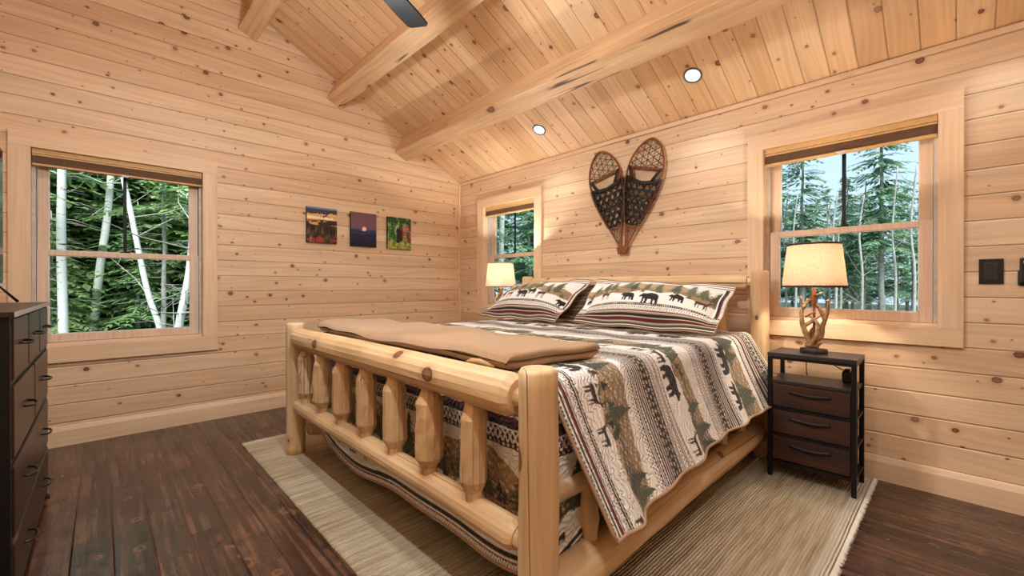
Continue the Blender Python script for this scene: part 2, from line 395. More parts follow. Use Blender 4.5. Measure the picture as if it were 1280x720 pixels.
def base_prof(mb, fn, a0, a1):
    poly = [(0, 0), (.018, 0), (.018, .105), (.008, .135), (.0, .137)]
    n = len(poly); vs = [fn(a0, d, z) for d, z in poly] + [fn(a1, d, z) for d, z in poly]
    mb.add(vs, [tuple(range(n))[::-1], tuple(range(n, 2 * n))] + [(i, (i + 1) % n, n + (i + 1) % n, n + i) for i in range(n)])
mb = MB(); base_prof(mb, lambda a, d, z: (d, a, z), YB, 0); struct('baseboard_left', mb, m_clear['Y'])
mb = MB(); base_prof(mb, lambda a, d, z: (a, -d, z), .0, XR); struct('baseboard_front', mb, m_clear['X'])
mb = MB(); base_prof(mb, lambda a, d, z: (XR - d, a, z), YB, 0); struct('baseboard_right', mb, m_clear['Y'])
mb = MB(); base_prof(mb, lambda a, d, z: (a, YB + d, z), .0, XR); struct('baseboard_back', mb, m_clear['X'])
mb = MB(); mb.box(0.002, .022, -.022, -.002, .137, H0 - .012, .003); struct('trim_1', mb, m_clear['Z'])
mb = MB(); mb.box(.022, XR, -.012, 0, H0 - .035, H0 - .004, .003); struct('trim_2', mb, m_clear['X'])

# exposed beams, square to the roof slope
nrm = Vector((0, SL, 1)).normalized(); dn = Vector((0, 1, -SL)).normalized()
bl = ['lowest exposed pine ceiling beam, nearest the wall with the snowshoes', 'middle exposed pine ceiling beam with a long drying crack, behind the fan blade', 'upper exposed pine ceiling beam cut off by the top of the picture, high on the window wall']
for i, (yy, bw) in enumerate([(-.785, .155), (-1.517, .150), (-2.255, .145)]):
    # (yy, zc) is where the uphill side of the beam meets the ceiling
    p = Vector((0, yy, zc(yy))); dp = .222
    mb = MB(); sec = [p + nrm * .02, p - nrm * dp, p - nrm * dp + dn * bw, p + nrm * .02 + dn * bw]
    NX = 30; vs = []
    for k in range(NX + 1):
        X = 0.0 + XR * k / NX
        for q, s in zip(sec, (0, 1, 1, 0)):
            j = .004 if s else 0
            vs.append((X, q.y + random.uniform(-j, j), q.z + random.uniform(-j, j)))
    fs = [(0, 1, 2, 3), tuple(NX * 4 + k for k in (3, 2, 1, 0))]
    for k in range(NX):
        for e in range(4): fs.append((k * 4 + e, k * 4 + (e + 1) % 4, k * 4 + 4 + (e + 1) % 4, k * 4 + 4 + e))
    mb.add(vs, fs); tag(obj('ceiling_beam', mb, m_beam, base=False), bl[i], 'ceiling beam', 'exposed ceiling beams', 'structure')

# recessed lights
def emit(name, col, st):
    g = G(name); e = g.n('Emission'); e.inputs[0].default_value = col; e.inputs[1].default_value = st
    g.t.links.new(e.outputs[0], g.out.inputs[0]); return g.m
m_can = emit('downlight_lens', (.92, .97, 1, 1), 5)
m_ring = simple('grey_trim_ring', (112, 112, 114), .35, .3)
def lamp(kind, name, loc, energy, col=(.90, .96, 1), size=.1, rot=None, spot=None):
    l = bpy.data.lights.new(name, kind); l.energy = energy; l.color = col
    if kind == 'AREA': l.shape = 'DISK'; l.size = size
    else: l.shadow_soft_size = size
    if spot: l.spot_size = spot; l.spot_blend = 1.0
    o = bpy.data.objects.new(name, l); C.objects.link(o); o.location = loc
    if rot: o.rotation_euler = rot
    return o
slope_ang = math.atan(SL)
CAN_W = 14; CAN_FILL = 115
CANS = [((1.627, -.314), 'smaller-looking round recessed ceiling light, above the snowshoes toward the corner'), ((3.033, -.309), 'larger-looking round recessed ceiling light, between the beam and the right window'),
        ((4.44, -.31), None), ((2.35, -3.2), 'added unseen recessed fill light high above the dresser'), ((3.65, -3.2), 'added unseen recessed fill light high up, above where the camera stands'), ((4.95, -3.2), 'added unseen recessed fill light high up, nearest the right-hand wall')]  # the lights on this line are added out of view to fill the room
for i, ((x, y), lab) in enumerate(CANS):
    z = zc(y)
    t = thing('recessed_light', lab or 'added unseen recessed fill light beyond the right edge of the view', 'ceiling light', (x, y, z), 'recessed ceiling lights', local=True, rot=(slope_ang * -1, 0, 0))
    mb = MB().lathe([(.062, 0), (.062, -.006), (.056, -.008), (.046, -.004), (.046, 0)], n=32, cap=False); obj('trim_ring', mb, m_ring, t)
    mb = MB().lathe([(.0464, -.001), (.046, -.0035), (.0, -.0045)], n=32, cap=False); obj('lens', mb, m_can, t)
    lamp('SPOT', 'downlight', (x, y + .008, z - .02), CAN_W if y > -1 else CAN_FILL, size=.04, spot=math.radians(105 if y > -1 else 140))

# ------------------------------------------------------------------ camera
f_px, yaw, pit = 534.4, 2.3772, -.0031
Fv = Vector((math.cos(yaw) * math.cos(pit), math.sin(yaw) * math.cos(pit), math.sin(pit)))
Rv = Vector((math.sin(yaw), -math.cos(yaw), 0)); Uv = Rv.cross(Fv)
cam = bpy.data.cameras.new('camera'); cam.sensor_width = 36; cam.sensor_fit = 'HORIZONTAL'; cam.lens = f_px / 1280 * 36; cam.clip_start = .02; cam.clip_end = 300
co = bpy.data.objects.new('camera', cam); C.objects.link(co)
M = Matrix.Identity(4)
for i in range(3): M[i][0] = Rv[i]; M[i][1] = Uv[i]; M[i][2] = -Fv[i]
M.translation = Vector((4.281, -3.204, 1.1)); co.matrix_world = M
bpy.context.scene.camera = co

# ------------------------------------------------------------------ log bed
def log(p0, p1, prof, n=20, rings=22, bend=.006, nz=.025, seed=0, flat=False):
    r_ = random.Random(seed); p0, p1 = Vector(p0), Vector(p1); T = (p1 - p0).normalized(); L = (p1 - p0).length
    N = T.orthogonal().normalized(); B = T.cross(N)
    fac = [1 + r_.uniform(-nz, nz) * 1.1 for _ in range(n)]; ph = [r_.uniform(0, 6.28) for _ in range(6)]
    ts = sorted(set([i / rings for i in range(rings + 1)] + [t for t, _ in prof]))
    def R(t):
        for (a, ra), (b, rb) in zip(prof, prof[1:]):
            if a <= t <= b: return ra + (rb - ra) * ((t - a) / max(1e-6, b - a))
        return prof[-1][1]
    vs = []
    for t in ts:
        w = math.sin(PI * t)
        c = p0 + T * (L * t) + N * (bend * w * math.sin(3.1 * t + ph[0])) + B * (bend * w * math.sin(2.3 * t + ph[1]))
        for k in range(n):
            a = 2 * PI * k / n
            q = R(t) * fac[k] * (1 + nz * .7 * math.sin(9 * t + 2 * a + ph[2]) + nz * .6 * math.sin(17 * t + 3 * a + ph[3]))
            vs.append(c + N * (q * math.cos(a)) + B * (q * math.sin(a)))
    fs = []; m = len(ts)
    for i in range(m - 1):
        for k in range(n): fs.append((i * n + k, i * n + (k + 1) % n, (i + 1) * n + (k + 1) % n, (i + 1) * n + k))
    mb = MB(); mb.add(vs, fs, not flat); o = 0
    mb.f += [tuple(range(n))[::-1], tuple((m - 1) * n + k for k in range(n))]; mb.sm += [False, False]
    return mb
FY, HY = -2.285, -.125
bed = thing('log_bed', 'king bed frame of peeled golden logs with fat spindle footboard', 'bed', (2.35, -1.2, 0))
fx0, fx1, hx0, hx1 = 1.265, 3.432, 1.30, 3.392
def post(x, y, h, r, s): return log((x, y, 0), (x, y, h), [(0, r * .985), (.5, r), (1 - .012 / h, r * .985), (1, r * .84)], n=24, rings=16, nz=.018, bend=.003, seed=s)
for i, (x, y, h, r) in enumerate([(fx0, FY, .862, .058), (fx1, FY, .862, .060), (hx0, HY, 1.20, .054), (hx1, HY, 1.205, .054)]):
    obj('post', post(x, y, h, r, i + 3), m_log['Z'], bed)
def rail(x0, x1, y, z, r, s, e=.05):
    L = x1 - x0
    return log((x0, y, z), (x1, y, z), [(0, .032), (e / L, .032), (e / L + .0003, r * .80), ((e + .022) / L, r * .97), ((e + .026) / L, r), (.5, r * 1.03), (1 - (e + .026) / L, r), (1 - (e + .022) / L, r * .97), (1 - e / L - .0003, r * .80), (1 - e / L, .032), (1, .032)], n=17, rings=9, bend=.007, nz=.026, seed=s, flat=True)
obj('footboard_rail', rail(fx0 + .02, fx1 - .02, FY, .765, .066, 11, .056), m_log['X'], bed)
obj('footboard_rail', rail(fx0 + .02, fx1 - .02, FY, .334, .047, 12, .056), m_log['X'], bed)
def spindle(x, y, z0, z1, r, s):
    L = z1 - z0
    return log((x, y, z0), (x, y, z1), [(0, .029), (.058 / L, .031), (.062 / L, .033), (.092 / L, r * .96), (.098 / L, r), (.5, r * 1.02), (1 - .082 / L, r), (1 - .076 / L, r * .95), (1 - .044 / L, .035), (1 - .038 / L, .033), (1, .033)], n=12, rings=3, bend=.003, nz=.05, seed=s, flat=True)
for i, x in enumerate([1.470, 1.750, 2.030, 2.312, 2.588, 2.860, 3.135]):
    obj('spindle', spindle(x, FY, .345, .735, .0505 + .003 * ((i * 7) % 3 - 1), 30 + i), m_spin, bed)
obj('headboard_rail', rail(hx0 + .02, hx1 - .02, HY, 1.128, .052, 13, .05), m_log['X'], bed)
obj('headboard_rail', rail(hx0 + .02, hx1 - .02, HY, .66, .05, 14, .05), m_log['X'], bed)
for i in range(7):
    x = hx0 + .25 + i * (hx1 - hx0 - .5) / 6
    obj('spindle', spindle(x, HY, .67, 1.115, .044, 50 + i), m_log['Z'], bed)
for j, (xa, xb) in enumerate([(fx1 - .012, hx1 - .002), (fx0 + .012, hx0 + .002)]):
    L = HY - FY
    obj('side_rail', log((xa, FY + .03, .165), (xb, HY - .03, .175), [(0, .03), (.02, .03), (.021, .055), (.05, .068), (.95, .066), (.979, .055), (.98, .03), (1, .03)], n=20, rings=40, bend=.006, seed=60 + j), m_log['Y'], bed)
    obj('side_rail', log((xa + (-.055 if j == 0 else .055), FY + .03, .43), (xb + (-.045 if j == 0 else .045), HY - .03, .43), [(0, .03), (.02, .03), (.021, .036), (.05, .041), (.95, .041), (.979, .036), (.98, .03), (1, .03)], n=18, rings=30, bend=.004, seed=64 + j), m_log['Y'], bed)
    for i in range(6):
        y = FY + .30 + i * .31; xx = xa + (xb - xa) * (y - FY) / L + (-.02 if j == 0 else .02)
        obj('side_spindle', log((xx + .01, y, .19), (xx - .015, y, .42), [(0, .022), (.25, .026), (.45, .036), (.7, .036), (1, .024)], n=14, rings=10, bend=.002, seed=70 + i + 10 * j), m_log['Z'], bed)
m_matt = simple('mattress_ticking', (196, 190, 182), .9, 0, .05, 90)
m_box = simple('box_spring_cloth', (120, 112, 108), .95, 0, .08, 60)
mb = MB(); mb.box(1.385, 3.325, -2.14, -.185, .485, .782, .05); tag(obj('mattress', mb, m_matt), 'white mattress on the log bed, mostly hidden by the quilt', 'mattress')
mb = MB(); mb.box(1.40, 3.31, -2.13, -.19, .30, .484, .02); tag(obj('box_spring', mb, m_box), 'grey box spring under the mattress of the log bed', 'box spring')

# ------------------------------------------------------------------ printed textiles
CREAM, WHITE, DK, MAR, OLV, TAN, TAN2, TREE, BEARC, BRN = (np.array(c, float) for c in ((234, 224, 206), (245, 240, 231), (50, 40, 37), (112, 44, 42), (108, 98, 74), (176, 150, 114), (144, 122, 92), (84, 88, 70), (44, 40, 39), (94, 72, 58)))
BEAR = [(0, .62), (.08, .72), (.18, .80), (.22, .92), (.28, .93), (.33, .86), (.5, .86), (.75, .95), (1.0, .93), (1.25, .85), (1.38, .7), (1.42, .45), (1.40, .0), (1.22, .0), (1.2, .3), (1.12, .35), (1.08, .05), (.92, .0), (.95, .35), (.7, .38), (.62, .05), (.6, 0), (.45, 0), (.48, .35), (.42, .4), (.36, .05), (.22, 0), (.28, .5), (.18, .55), (.06, .52)]
DEER = [(0, .55), (.05, .42), (.08, 0), (.13, 0), (.15, .35), (.22, .4), (.22, 0), (.27, 0), (.30, .4), (.55, .42), (.56, 0), (.61, 0), (.63, .38), (.68, .4), (.70, 0), (.75, 0), (.74, .45), (.78, .6), (.84, .78), (.95, .78), (.96, .86), (.86, .92), (.86, 1.0), (.9, 1.16), (.84, 1.1), (.8, 1.2), (.8, 1.1), (.74, 1.12), (.78, 1.05), (.8, .9), (.74, .75), (.66, .66), (.3, .66), (.08, .66)]
def tree_poly(r_, w=.5):
    L = [(-.04, 0), (-.04, .1)]; n = 7; R = []
    for i in range(n):
        y = .1 + .82 * i / n; k = w * (1 - i / n) ** .8 * r_.uniform(.75, 1.15)
        L += [(-k * .45, y + .02), (-k, y - .03 + r_.uniform(-.02, .02)), (-k * .35, y + .09)]
        k *= r_.uniform(.8, 1.2); R += [(k * .45, y + .02), (k, y - .03 + r_.uniform(-.02, .02)), (k * .35, y + .09)]
    return L + [(0, 1)] + R[::-1] + [(.04, .1), (.04, 0)]
class Paint:
    def __init__(s, S, T, base): s.S = S; s.T = T; s.c = np.empty(S.shape + (3,)); s.c[:] = base
    def fill(s, m, c): s.c[m] = c
    def poly(s, pts, c, clip=None):
        p = np.array(pts); a = (s.T >= p[:, 0].min()) & (s.T <= p[:, 0].max()) & (s.S >= p[:, 1].min()) & (s.S <= p[:, 1].max())
        if clip is not None: a &= clip
        ix = np.nonzero(a)
        if not len(ix[0]): return
        X, Y = s.T[ix], s.S[ix]; ins = np.zeros(X.shape, bool); n = len(p)
        for i in range(n):
            x1, y1 = p[i]; x2, y2 = p[i - 1]
            if y1 == y2: continue
            ins ^= ((y1 > Y) != (y2 > Y)) & (X < (x2 - x1) * (Y - y1) / (y2 - y1) + x1)
        s.c[tuple(k[ins] for k in ix)] = c
    def shape(s, poly, t, y, h, c, flip=False, clip=None):
        k = -1 if flip else 1
        s.poly([(t + k * a * h, y + b * h) for a, b in poly], c, clip)
def wob(t, *ks):
    r = 0
    for i, (a, f, p) in enumerate(ks): r = r + a * np.sin(f * t + p)
    return r
# woven band between s=a and s=b (b may be the head side)
GEO = [(.05, 'tick'), (.11, 'lat'), (.015, WHITE), (.05, DK), (.045, MAR), (.02, WHITE), (.05, OLV), (.02, WHITE), (.04, MAR), (.035, DK), (.02, WHITE), (.10, 'bow'), (.07, 'tri'), (.02, WHITE), (.035, DK), (.04, 'dot'), (.03, MAR), (.015, WHITE), (.04, DK), (.02, WHITE), (.11, 'lat'), (.05, 'tick')]
def geo(P, a, b, mask=None, lay=None, per=1.0, lw=.24):
    lay = lay or GEO; tot = sum(x[0] for x in lay); s = a; sg = 1 if b > a else -1
    for w, k in lay:
        e = s + (b - a) * w / tot; lo, hi = min(s, e), max(s, e)
        m = (P.S >= lo) & (P.S < hi)
        if mask is not None: m &= mask
        v = (P.S - lo) / (hi - lo); t = P.T / per; w_ = hi - lo
        if isinstance(k, str):
            if k == 'lat':
                q = np.abs(((t / .030) % 1) * 2 - 1); P.fill(m, MAR * .55 + DK * .45); P.fill(m & (np.abs(q - v) < lw) | m & (np.abs(1 - q - v) < lw), WHITE)
            elif k == 'tick': P.fill(m, DK); P.fill(m & (np.abs(v - .5) < .22) & (((t / .014) % 1) < .45), CREAM)
            elif k == 'bow':
                q = np.abs(((t / .036) % 1) * 2 - 1); P.fill(m, BRN * .75); P.fill(m & (np.abs(v - .5) < .42 * (1 - q)) & (q > .12), CREAM * .85); P.fill(m & (q > .9), DK)
            elif k == 'tri':
                q = np.abs(((t / .028) % 1) * 2 - 1); P.fill(m, DK); P.fill(m & (v < 1 - q * 1.3) & (v > .12), CREAM * .9)
            elif k == 'dot': P.fill(m, DK); P.fill(m & (((t / .014) % 1) < .4) & (np.abs(v - .5) < .3), CREAM)
        else: P.fill(m, k)
        s = e
def scene(P, a, b, seed, t0, t1, mask=None, big=1.0, animals=True):
    r_ = random.Random(seed); W = b - a; v = (P.S - a) / W; m = (v >= 0) & (v < 1)
    if mask is not None: m &= mask
    t = P.T; P.fill(m, WHITE)
    ph = r_.uniform(0, 6)
    g = np.sin(t * 211) * np.sin(P.S * 190 + 3 * np.sin(t * 60)) + .6 * np.sin(t * 97 + 2) * np.sin(P.S * 133)
    h1 = .37 + wob(t, (.05, 9, ph), (.03, 23, ph * 2), (.02, 61, 1)); h2 = .80 + wob(t, (.11, 7, ph + 2), (.05, 15, ph), (.01, 70, 0))
    mm = m & (v > h1) & (v < h2)
    P.fill(mm, TAN); P.fill(mm & (g > .1), TAN * .88); P.fill(mm & (g < -.75), CREAM * .92)
    h3 = .60 + wob(t, (.08, 11, ph + 4), (.05, 27, 1)); mm = m & (v > h1) & (v < h3); P.fill(mm, TAN2 * 1.1); P.fill(mm & (g > .15), OLV * 1.1); P.fill(mm & (g > .7), TREE); P.fill(mm & (g < -.9), CREAM * .9)
    h4 = .47 + wob(t, (.09, 6, ph), (.04, 31, 3)); P.fill(m & (v > h4 - .07) & (v < h4) & (g > 0), TAN * 1.12)
    n = int((t1 - t0) / (.15 * big))
    for i in range(n):
        tt = t0 + (i + r_.uniform(.1, .9)) * (t1 - t0) / n
        for _ in range(7): P.shape(tree_poly(r_, .62), tt + r_.uniform(-.07, .07) * big, a + W * (.36 + r_.uniform(-.04, .16)), W * r_.uniform(.08, .17), OLV * r_.uniform(.55, .85), clip=m)
        for _ in range(r_.choice((1, 2, 2))): P.shape(tree_poly(r_, .50), tt + r_.uniform(-.05, .05), a + W * r_.uniform(.32, .42), W * r_.uniform(.34, .60), TREE * r_.uniform(.8, 1.15), clip=m)
    if animals:
        n = int((t1 - t0) / (.20 * big))
        for i in range(n):
            tt = t0 + (i + r_.uniform(.2, .5)) * (t1 - t0) / n; q = r_.random()
            if q < .62: P.shape(BEAR, tt, a + W * r_.uniform(.04, .10), W * r_.uniform(.26, .36), BEARC, r_.random() < .3, clip=m)
            else: P.shape(DEER, tt, a + W * r_.uniform(.05, .12), W * r_.uniform(.26, .34), BRN * .75, r_.random() < .5, clip=m)
def quilt_mat(name, uvscale=1.0, quilting=True, rough=.9):
    g = G(name); at = g.n('Attribute', attribute_name='Col'); nm = None
    v, x, y, z = g.pos('UV' if quilting else 'Object')
    wv = g.noise(v, 900, 2)
    nm = g.bump(wv, .0012, .5)
    if quilting:
        a = g.math('ADD', g.math('MULTIPLY', x, 400.0), g.math('MULTIPLY', g.math('SINE', g.math('ADD', g.math('MULTIPLY', y, 430.0), g.math('MULTIPLY', g.noise(v, 60, 1), 14.0))), 1.0))
        b = g.math('ADD', a, g.math('MULTIPLY', g.math('SINE', g.math('ADD', g.math('MULTIPLY', y, 90.0), g.math('MULTIPLY', x, 60.0))), 1.6))
        h = g.math('POWER', g.math('ABSOLUTE', g.math('SINE', b)), .5)
        nm = g.bump(h, .006, .9, nm)
    p = g.principled(at.outputs['Color'], rough, 0, nm, .25)
    p.inputs['Sheen Weight'].default_value = .15
    return g.m
m_quilt = quilt_mat('quilted_cotton_print'); m_sham = quilt_mat('cotton_print', quilting=False)
m_bind = simple('tan_binding', (176, 142, 112), .9, 0, .08, 60)
QX0, QX1, QY, QZ = 1.365, 3.345, -2.150, .803
STEP = .0045
SS = np.arange(0, 2.0 + STEP, STEP)
def smooth(a): return np.clip(a, 0, 1) ** 2 * (3 - 2 * np.clip(a, 0, 1))
def drop(d, r=.07):
    # distance d past the top edge -> (outward, down) round a corner of radius r
    a = np.clip(d / r, 0, PI / 2); o = r * np.sin(a); dn_ = r * (1 - np.cos(a)); e = np.clip(d - r * PI / 2, 0, None)
    return o, dn_ + e
def side_len(s): return .535 - .075 * smooth((s - .05) / 1.0) - .02 * smooth((s - 1.0) / .8) - .02 * smooth((s - 1.72) / .25)
S1 = SS[:, None]
qt = thing('bedspread', 'quilted bedspread printed with bears, deer, pines and woven-look stripes', 'bedspread', (2.35, -1.2, .3))
# top and right-hand drop in one sheet; t runs from the left edge of the bed to the right hem
nT = int((QX1 - QX0) / STEP); nD = 128; nL = 110
tt = np.linspace(0, 1, nD)[None, :]
D = side_len(S1) * tt
o, dz = drop(D)
fl = np.clip((D - .08) / .5, 0, 1)
out = o + .20 * fl ** 1.2 + fl * (.016 * np.sin(S1 * 9.5 + .6) + .012 * np.sin(S1 * 23 + D * 6)) - .10 * smooth((.22 - S1) / .22) * fl * 0 + .085 * smooth((S1 - 1.5) / .35) * fl
Xr = QX1 - .045 + out; Yr = QY + S1 + fl * (.10 * smooth((.4 - S1) / .4) + .015 * np.sin(S1 * 9.5 + 2.0) * smooth(S1 / .3)) + 0 * D; Zr = QZ - dz
Xt = np.linspace(QX0 + .045, QX1 - .045, nT)[None, :]
bump_ = .006 * np.sin(Xt * 7 + S1 * 5) * np.sin(S1 * 8 + 1) + .004 * np.sin(Xt * 19 + 2) * np.sin(S1 * 15)
edgef = smooth(np.minimum(Xt - Xt.min(), Xt.max() - Xt) / .1)
Pt = np.stack([Xt + 0 * S1, QY + S1 + 0 * Xt, QZ + bump_ * edgef], -1)
Pr = np.stack([Xr, Yr, Zr], -1)[:, 1:]
DL = .45 * np.linspace(1, 0, nL)[None, :] + 0 * S1; oL, dL = drop(DL); fL = np.clip((DL - .08) / .4, 0, 1)
Pl = np.stack([QX0 + .045 - oL - .02 * fL * np.sin(S1 * 8) - .03 * fL, QY + S1 + 0 * DL, QZ - dL], -1)[:, :-1]
P = np.concatenate([Pl, Pt, Pr], 1)
Tc = np.concatenate([(-DL)[:, :-1], Xt - QX0 - .045 + 0 * S1, (Xt.max() - QX0 - .045) + D[:, 1:]], 1); Sc = S1 + 0 * Tc
pt = Paint(Sc, Tc, CREAM)
LIGHT = [(.09, 'lat'), (.02, DK), (.02, WHITE), (.02, MAR), (.02, WHITE), (.02, DK), (.03, 'tick'), (.02, WHITE), (.02, OLV), (.015, DK), (.02, WHITE), (.03, MAR), (.015, DK), (.02, WHITE), (.03, OLV), (.015, DK), (.02, CREAM), (.02, BRN), (.10, 'bow'), (.02, DK), (.07, 'tri'), (.02, BRN), (.10, 'bow'), (.02, DK), (.02, WHITE), (.03, 'dot'), (.02, WHITE), (.02, MAR), (.015, WHITE), (.02, DK), (.02, WHITE), (.09, 'lat'), (.02, DK), (.02, WHITE), (.02, MAR), (.02, WHITE), (.07, 'lat'), (.02, DK)]
HEM = [(.10, BRN), (.05, WHITE), (.10, 'dot'), (.05, WHITE), (.06, DK), (.05, WHITE), (.12, MAR), (.05, WHITE), (.03, DK), (.08, WHITE), (.12, 'lat'), (.05, DK), (.05, WHITE), (.06, 'tick')]
geo(pt, -.02, .125, lay=HEM)
scene(pt, .125, .445, 5, -.5, 2.7); geo(pt, .445, .70, lay=LIGHT)
scene(pt, .70, 1.04, 8, -.5, 2.7); geo(pt, 1.04, 1.32, lay=LIGHT[::-1])
scene(pt, 1.32, 1.66, 12, -.5, 2.7); geo(pt, 1.66, 2.02, lay=GEO)
# crosswise woven border along the right hem towards the head
far = (Sc > 1.62)
UVq = np.stack([Sc / 3, Tc / 3], -1)
main = grid('coverlet', P, pt.c, m_quilt, qt, UVq)
mb = MB(); e = P[::6, -1]; f = P[0, -nD:][::6]
line = [tuple(p) for p in f[:-1]] + [tuple(p) for p in e]
mb.tube(line, .0065, 8); obj('binding', mb, m_bind, main)
# foot drop behind the footboard, wrapping the right corner
XA, XB = QX0 + .03, QX1 + .065
wrap = .16; U = np.arange(0, XB - XA + wrap, STEP)[None, :]
Rw = np.linspace(0, 1, 150)[:, None]
XE = QX1 - .035 + .075 * smooth(Rw / .35); xx = XA + np.minimum(U, XE - XA - .05); ov = np.clip(U - (XE - XA - .05), 0, None)
hem = .088 + .10 * np.abs((xx - 2.45) / .9) ** 4 + .04 * np.sin(xx * 3) + .35 * np.clip(ov - .05, 0, 1)
Df = (QZ - hem) * Rw + .03 * Rw
of, df = drop(Df, .05)
ang = np.clip(ov / .05, 0, PI / 2); rr_ = .05
Xf = xx + rr_ * np.sin(ang) + .0 * Df; Yf = QY + .008 - of + rr_ * (1 - np.cos(ang)) + np.clip(ov - .05 * PI / 2, 0, None) + .006 * np.sin(xx * 11 + 1) * Rw
Zf = QZ - .002 - df
Pf = np.stack([Xf + 0 * Df, Yf + 0 * Df, Zf], -1)
Sf = -Df; Tf = U + 0 * Df
pf = Paint(Sf, Tf, CREAM)
scene(pf, -.62, -.28, 21, 0, 2.4, big=.9, animals=False)
geo(pf, -.285, .06, per=1.7, lw=.15, lay=[(.06, 'tick'), (.14, 'lat'), (.02, WHITE), (.07, DK), (.06, MAR), (.02, CREAM), (.06, OLV), (.02, CREAM), (.06, DK), (.05, MAR), (.02, CREAM), (.05, DK), (.11, 'tri'), (.14, 'bow'), (.14, 'bow'), (.1, DK)])
# the lower edge: a row of small animals, then the woven border following the hem
low = (QZ - hem) + .03 - Df
pf.fill(low < .135, CREAM * .96)
rr = random.Random(3); keepS = pf.S; pf.S = low
tpos = .10
while tpos < 2.1:
    k = rr.random()
    if k < .45:
        for q in range(3): pf.shape(BEAR, tpos + q * .035, .088 + .004 * q, .024, BEARC)
        tpos += .20
    elif k < .75:
        pf.shape(DEER, tpos, .085, .042, BEARC); pf.shape(DEER, tpos + .06, .085, .038, BEARC, True); tpos += .19
    else: pf.shape(BEAR, tpos, .086, .034, BEARC); tpos += .14
pf.S = -low + .0; geo(pf, -.075, .01, lay=[(.2, WHITE), (.25, DK), (.08, WHITE), (.1, MAR), (.3, 'lat'), (.12, DK)], mask=(low < .075)); pf.S = keepS
foot = grid('foot_drop', Pf, pf.c, m_quilt, qt, np.stack([Sf / 3, Tf / 3], -1))
mb = MB(); line = [tuple(p) for p in Pf[-1, ::8]]; mb.tube(line, .006, 8); obj('binding', mb, m_bind, foot)

# ------------------------------------------------------------------ pillows
def pillow(name, label, cr, thick, paint, mat, group, N=230, Mv=130, sag=0.0, puff=1.0):
    BL, BR, TL, TR = (np.array(c, float) for c in cr)
    u = np.linspace(0, 1, N)[None, :, None]; v = np.linspace(0, 1, Mv)[:, None, None]
    base = BL * (1 - u) * (1 - v) + BR * u * (1 - v) + TL * (1 - u) * v + TR * u * v
    ex = (BR - BL); ez = (TL - BL); nv = np.cross(ex, ez); nv /= np.linalg.norm(nv)
    fw = .055
    uu = np.clip((np.minimum(u, 1 - u) - fw) / (.5 - fw), 0, 1); vv = np.clip((np.minimum(v, 1 - v) - fw * 1.6) / (.5 - fw * 1.6), 0, 1)
    pr_ = (1 - (1 - uu) ** 2.6) ** .75 * (1 - (1 - vv) ** 2.4) ** .75
    wr = .05 * np.sin(u * 21 + v * 9) * np.sin(v * 13 + 1) * (1 - uu) ** 2
    T_ = thick * pr_ * (1 + wr) + .004
    # pulled-in edges
    pin = .009 * (np.sin(u * PI * 5 + 1) * (1 - vv) + np.sin(v * PI * 4) * (1 - uu)) * (1 - pr_)
    base = base + (ez / np.linalg.norm(ez)) * (-sag * np.sin(PI * u)) * v + nv * pin
    F = base + nv * T_; B = base - nv * T_ * .75
    root = thing(name, label, 'pillow', tuple((BL + BR) / 2), group)
    P2 = Paint(v[..., 0] + 0 * u[..., 0], u[..., 0] * np.linalg.norm(ex) + 0 * v[..., 0], WHITE); paint(P2, np.linalg.norm(ex))
    Pall = np.concatenate([F, B[::-1]], 0); c = np.concatenate([P2.c, np.tile(CREAM, (Mv, N, 1))], 0)
    grid('pillowcase', Pall, c, mat, root)
    mb = MB(); loop = [tuple(p) for p in (base)[0, ::5]] + [tuple(p) for p in base[::5, -1]] + [tuple(p) for p in base[-1, ::-5]] + [tuple(p) for p in base[::-5, 0]]
    mb.tube(loop, .005, 6, closed=True); obj('piping', mb, m_bind, root)
    return root
def sham_paint(seed, deer):
    def pa(P, W):
        r_ = random.Random(seed); v = P.S; t = P.T
        P.S = v * .5                               # metres up the sham
        H = .5
        P.fill(v > -1, WHITE)
        h1 = .245 + wob(t, (.015, 9, seed), (.01, 25, 1)); h2 = .335 + wob(t, (.035, 8, seed + 1), (.015, 19, 0))
        P.fill((P.S > h1) & (P.S < h2), TAN * 1.08)
        h3 = .275 + wob(t, (.02, 13, seed), (.01, 31, 2)); P.fill((P.S > h1) & (P.S < h3), TAN2 * 1.1)
        n = int(W / .085)
        for i in range(n):
            tt = (i + r_.uniform(.2, .8)) * W / n
            if .05 < tt < W - .05: P.shape(tree_poly(r_, .5), tt, .25 + r_.uniform(-.01, .02), r_.uniform(.10, .17), (TREE * r_.uniform(.9, 1.35)))
        for i in range(int(W / .10)):
            tt = (i + r_.uniform(.2, .8)) * .10
            P.shape(tree_poly(r_, .8), tt, .235 + r_.uniform(-.01, .01), .045, OLV)
        for (tt, k, y, h) in deer:
            if k == 'b': P.shape(BEAR, tt * W, y, h, BEARC)
            elif k == 'f': P.shape(BEAR, tt * W, y, h, BEARC, True)
            else: P.shape(DEER, tt * W, y, h, BRN * .9)
        geo(P, 0.0, .148, lay=[(.10, BRN), (.03, CREAM), (.08, DK), (.08, OLV), (.03, CREAM), (.10, MAR), (.03, CREAM), (.10, DK), (.05, TAN), (.03, CREAM), (.05, MAR), (.03, CREAM), (.17, 'lat'), (.02, CREAM), (.09, 'tick')])
        geo(P, .455, .5, lay=[(.2, DK), (.2, WHITE), (.2, MAR), (.2, WHITE), (.2, OLV)])
        ed = (t > W * .945); P.T = P.S * 1.0; kS = P.S; P.S = t
        geo(P, W * .95, W * 1.001, lay=[(.2, WHITE), (.2, DK), (.2, MAR), (.4, 'lat')], mask=ed & (kS > .15) & (kS < .45)); P.S = kS; P.T = t
    return pa
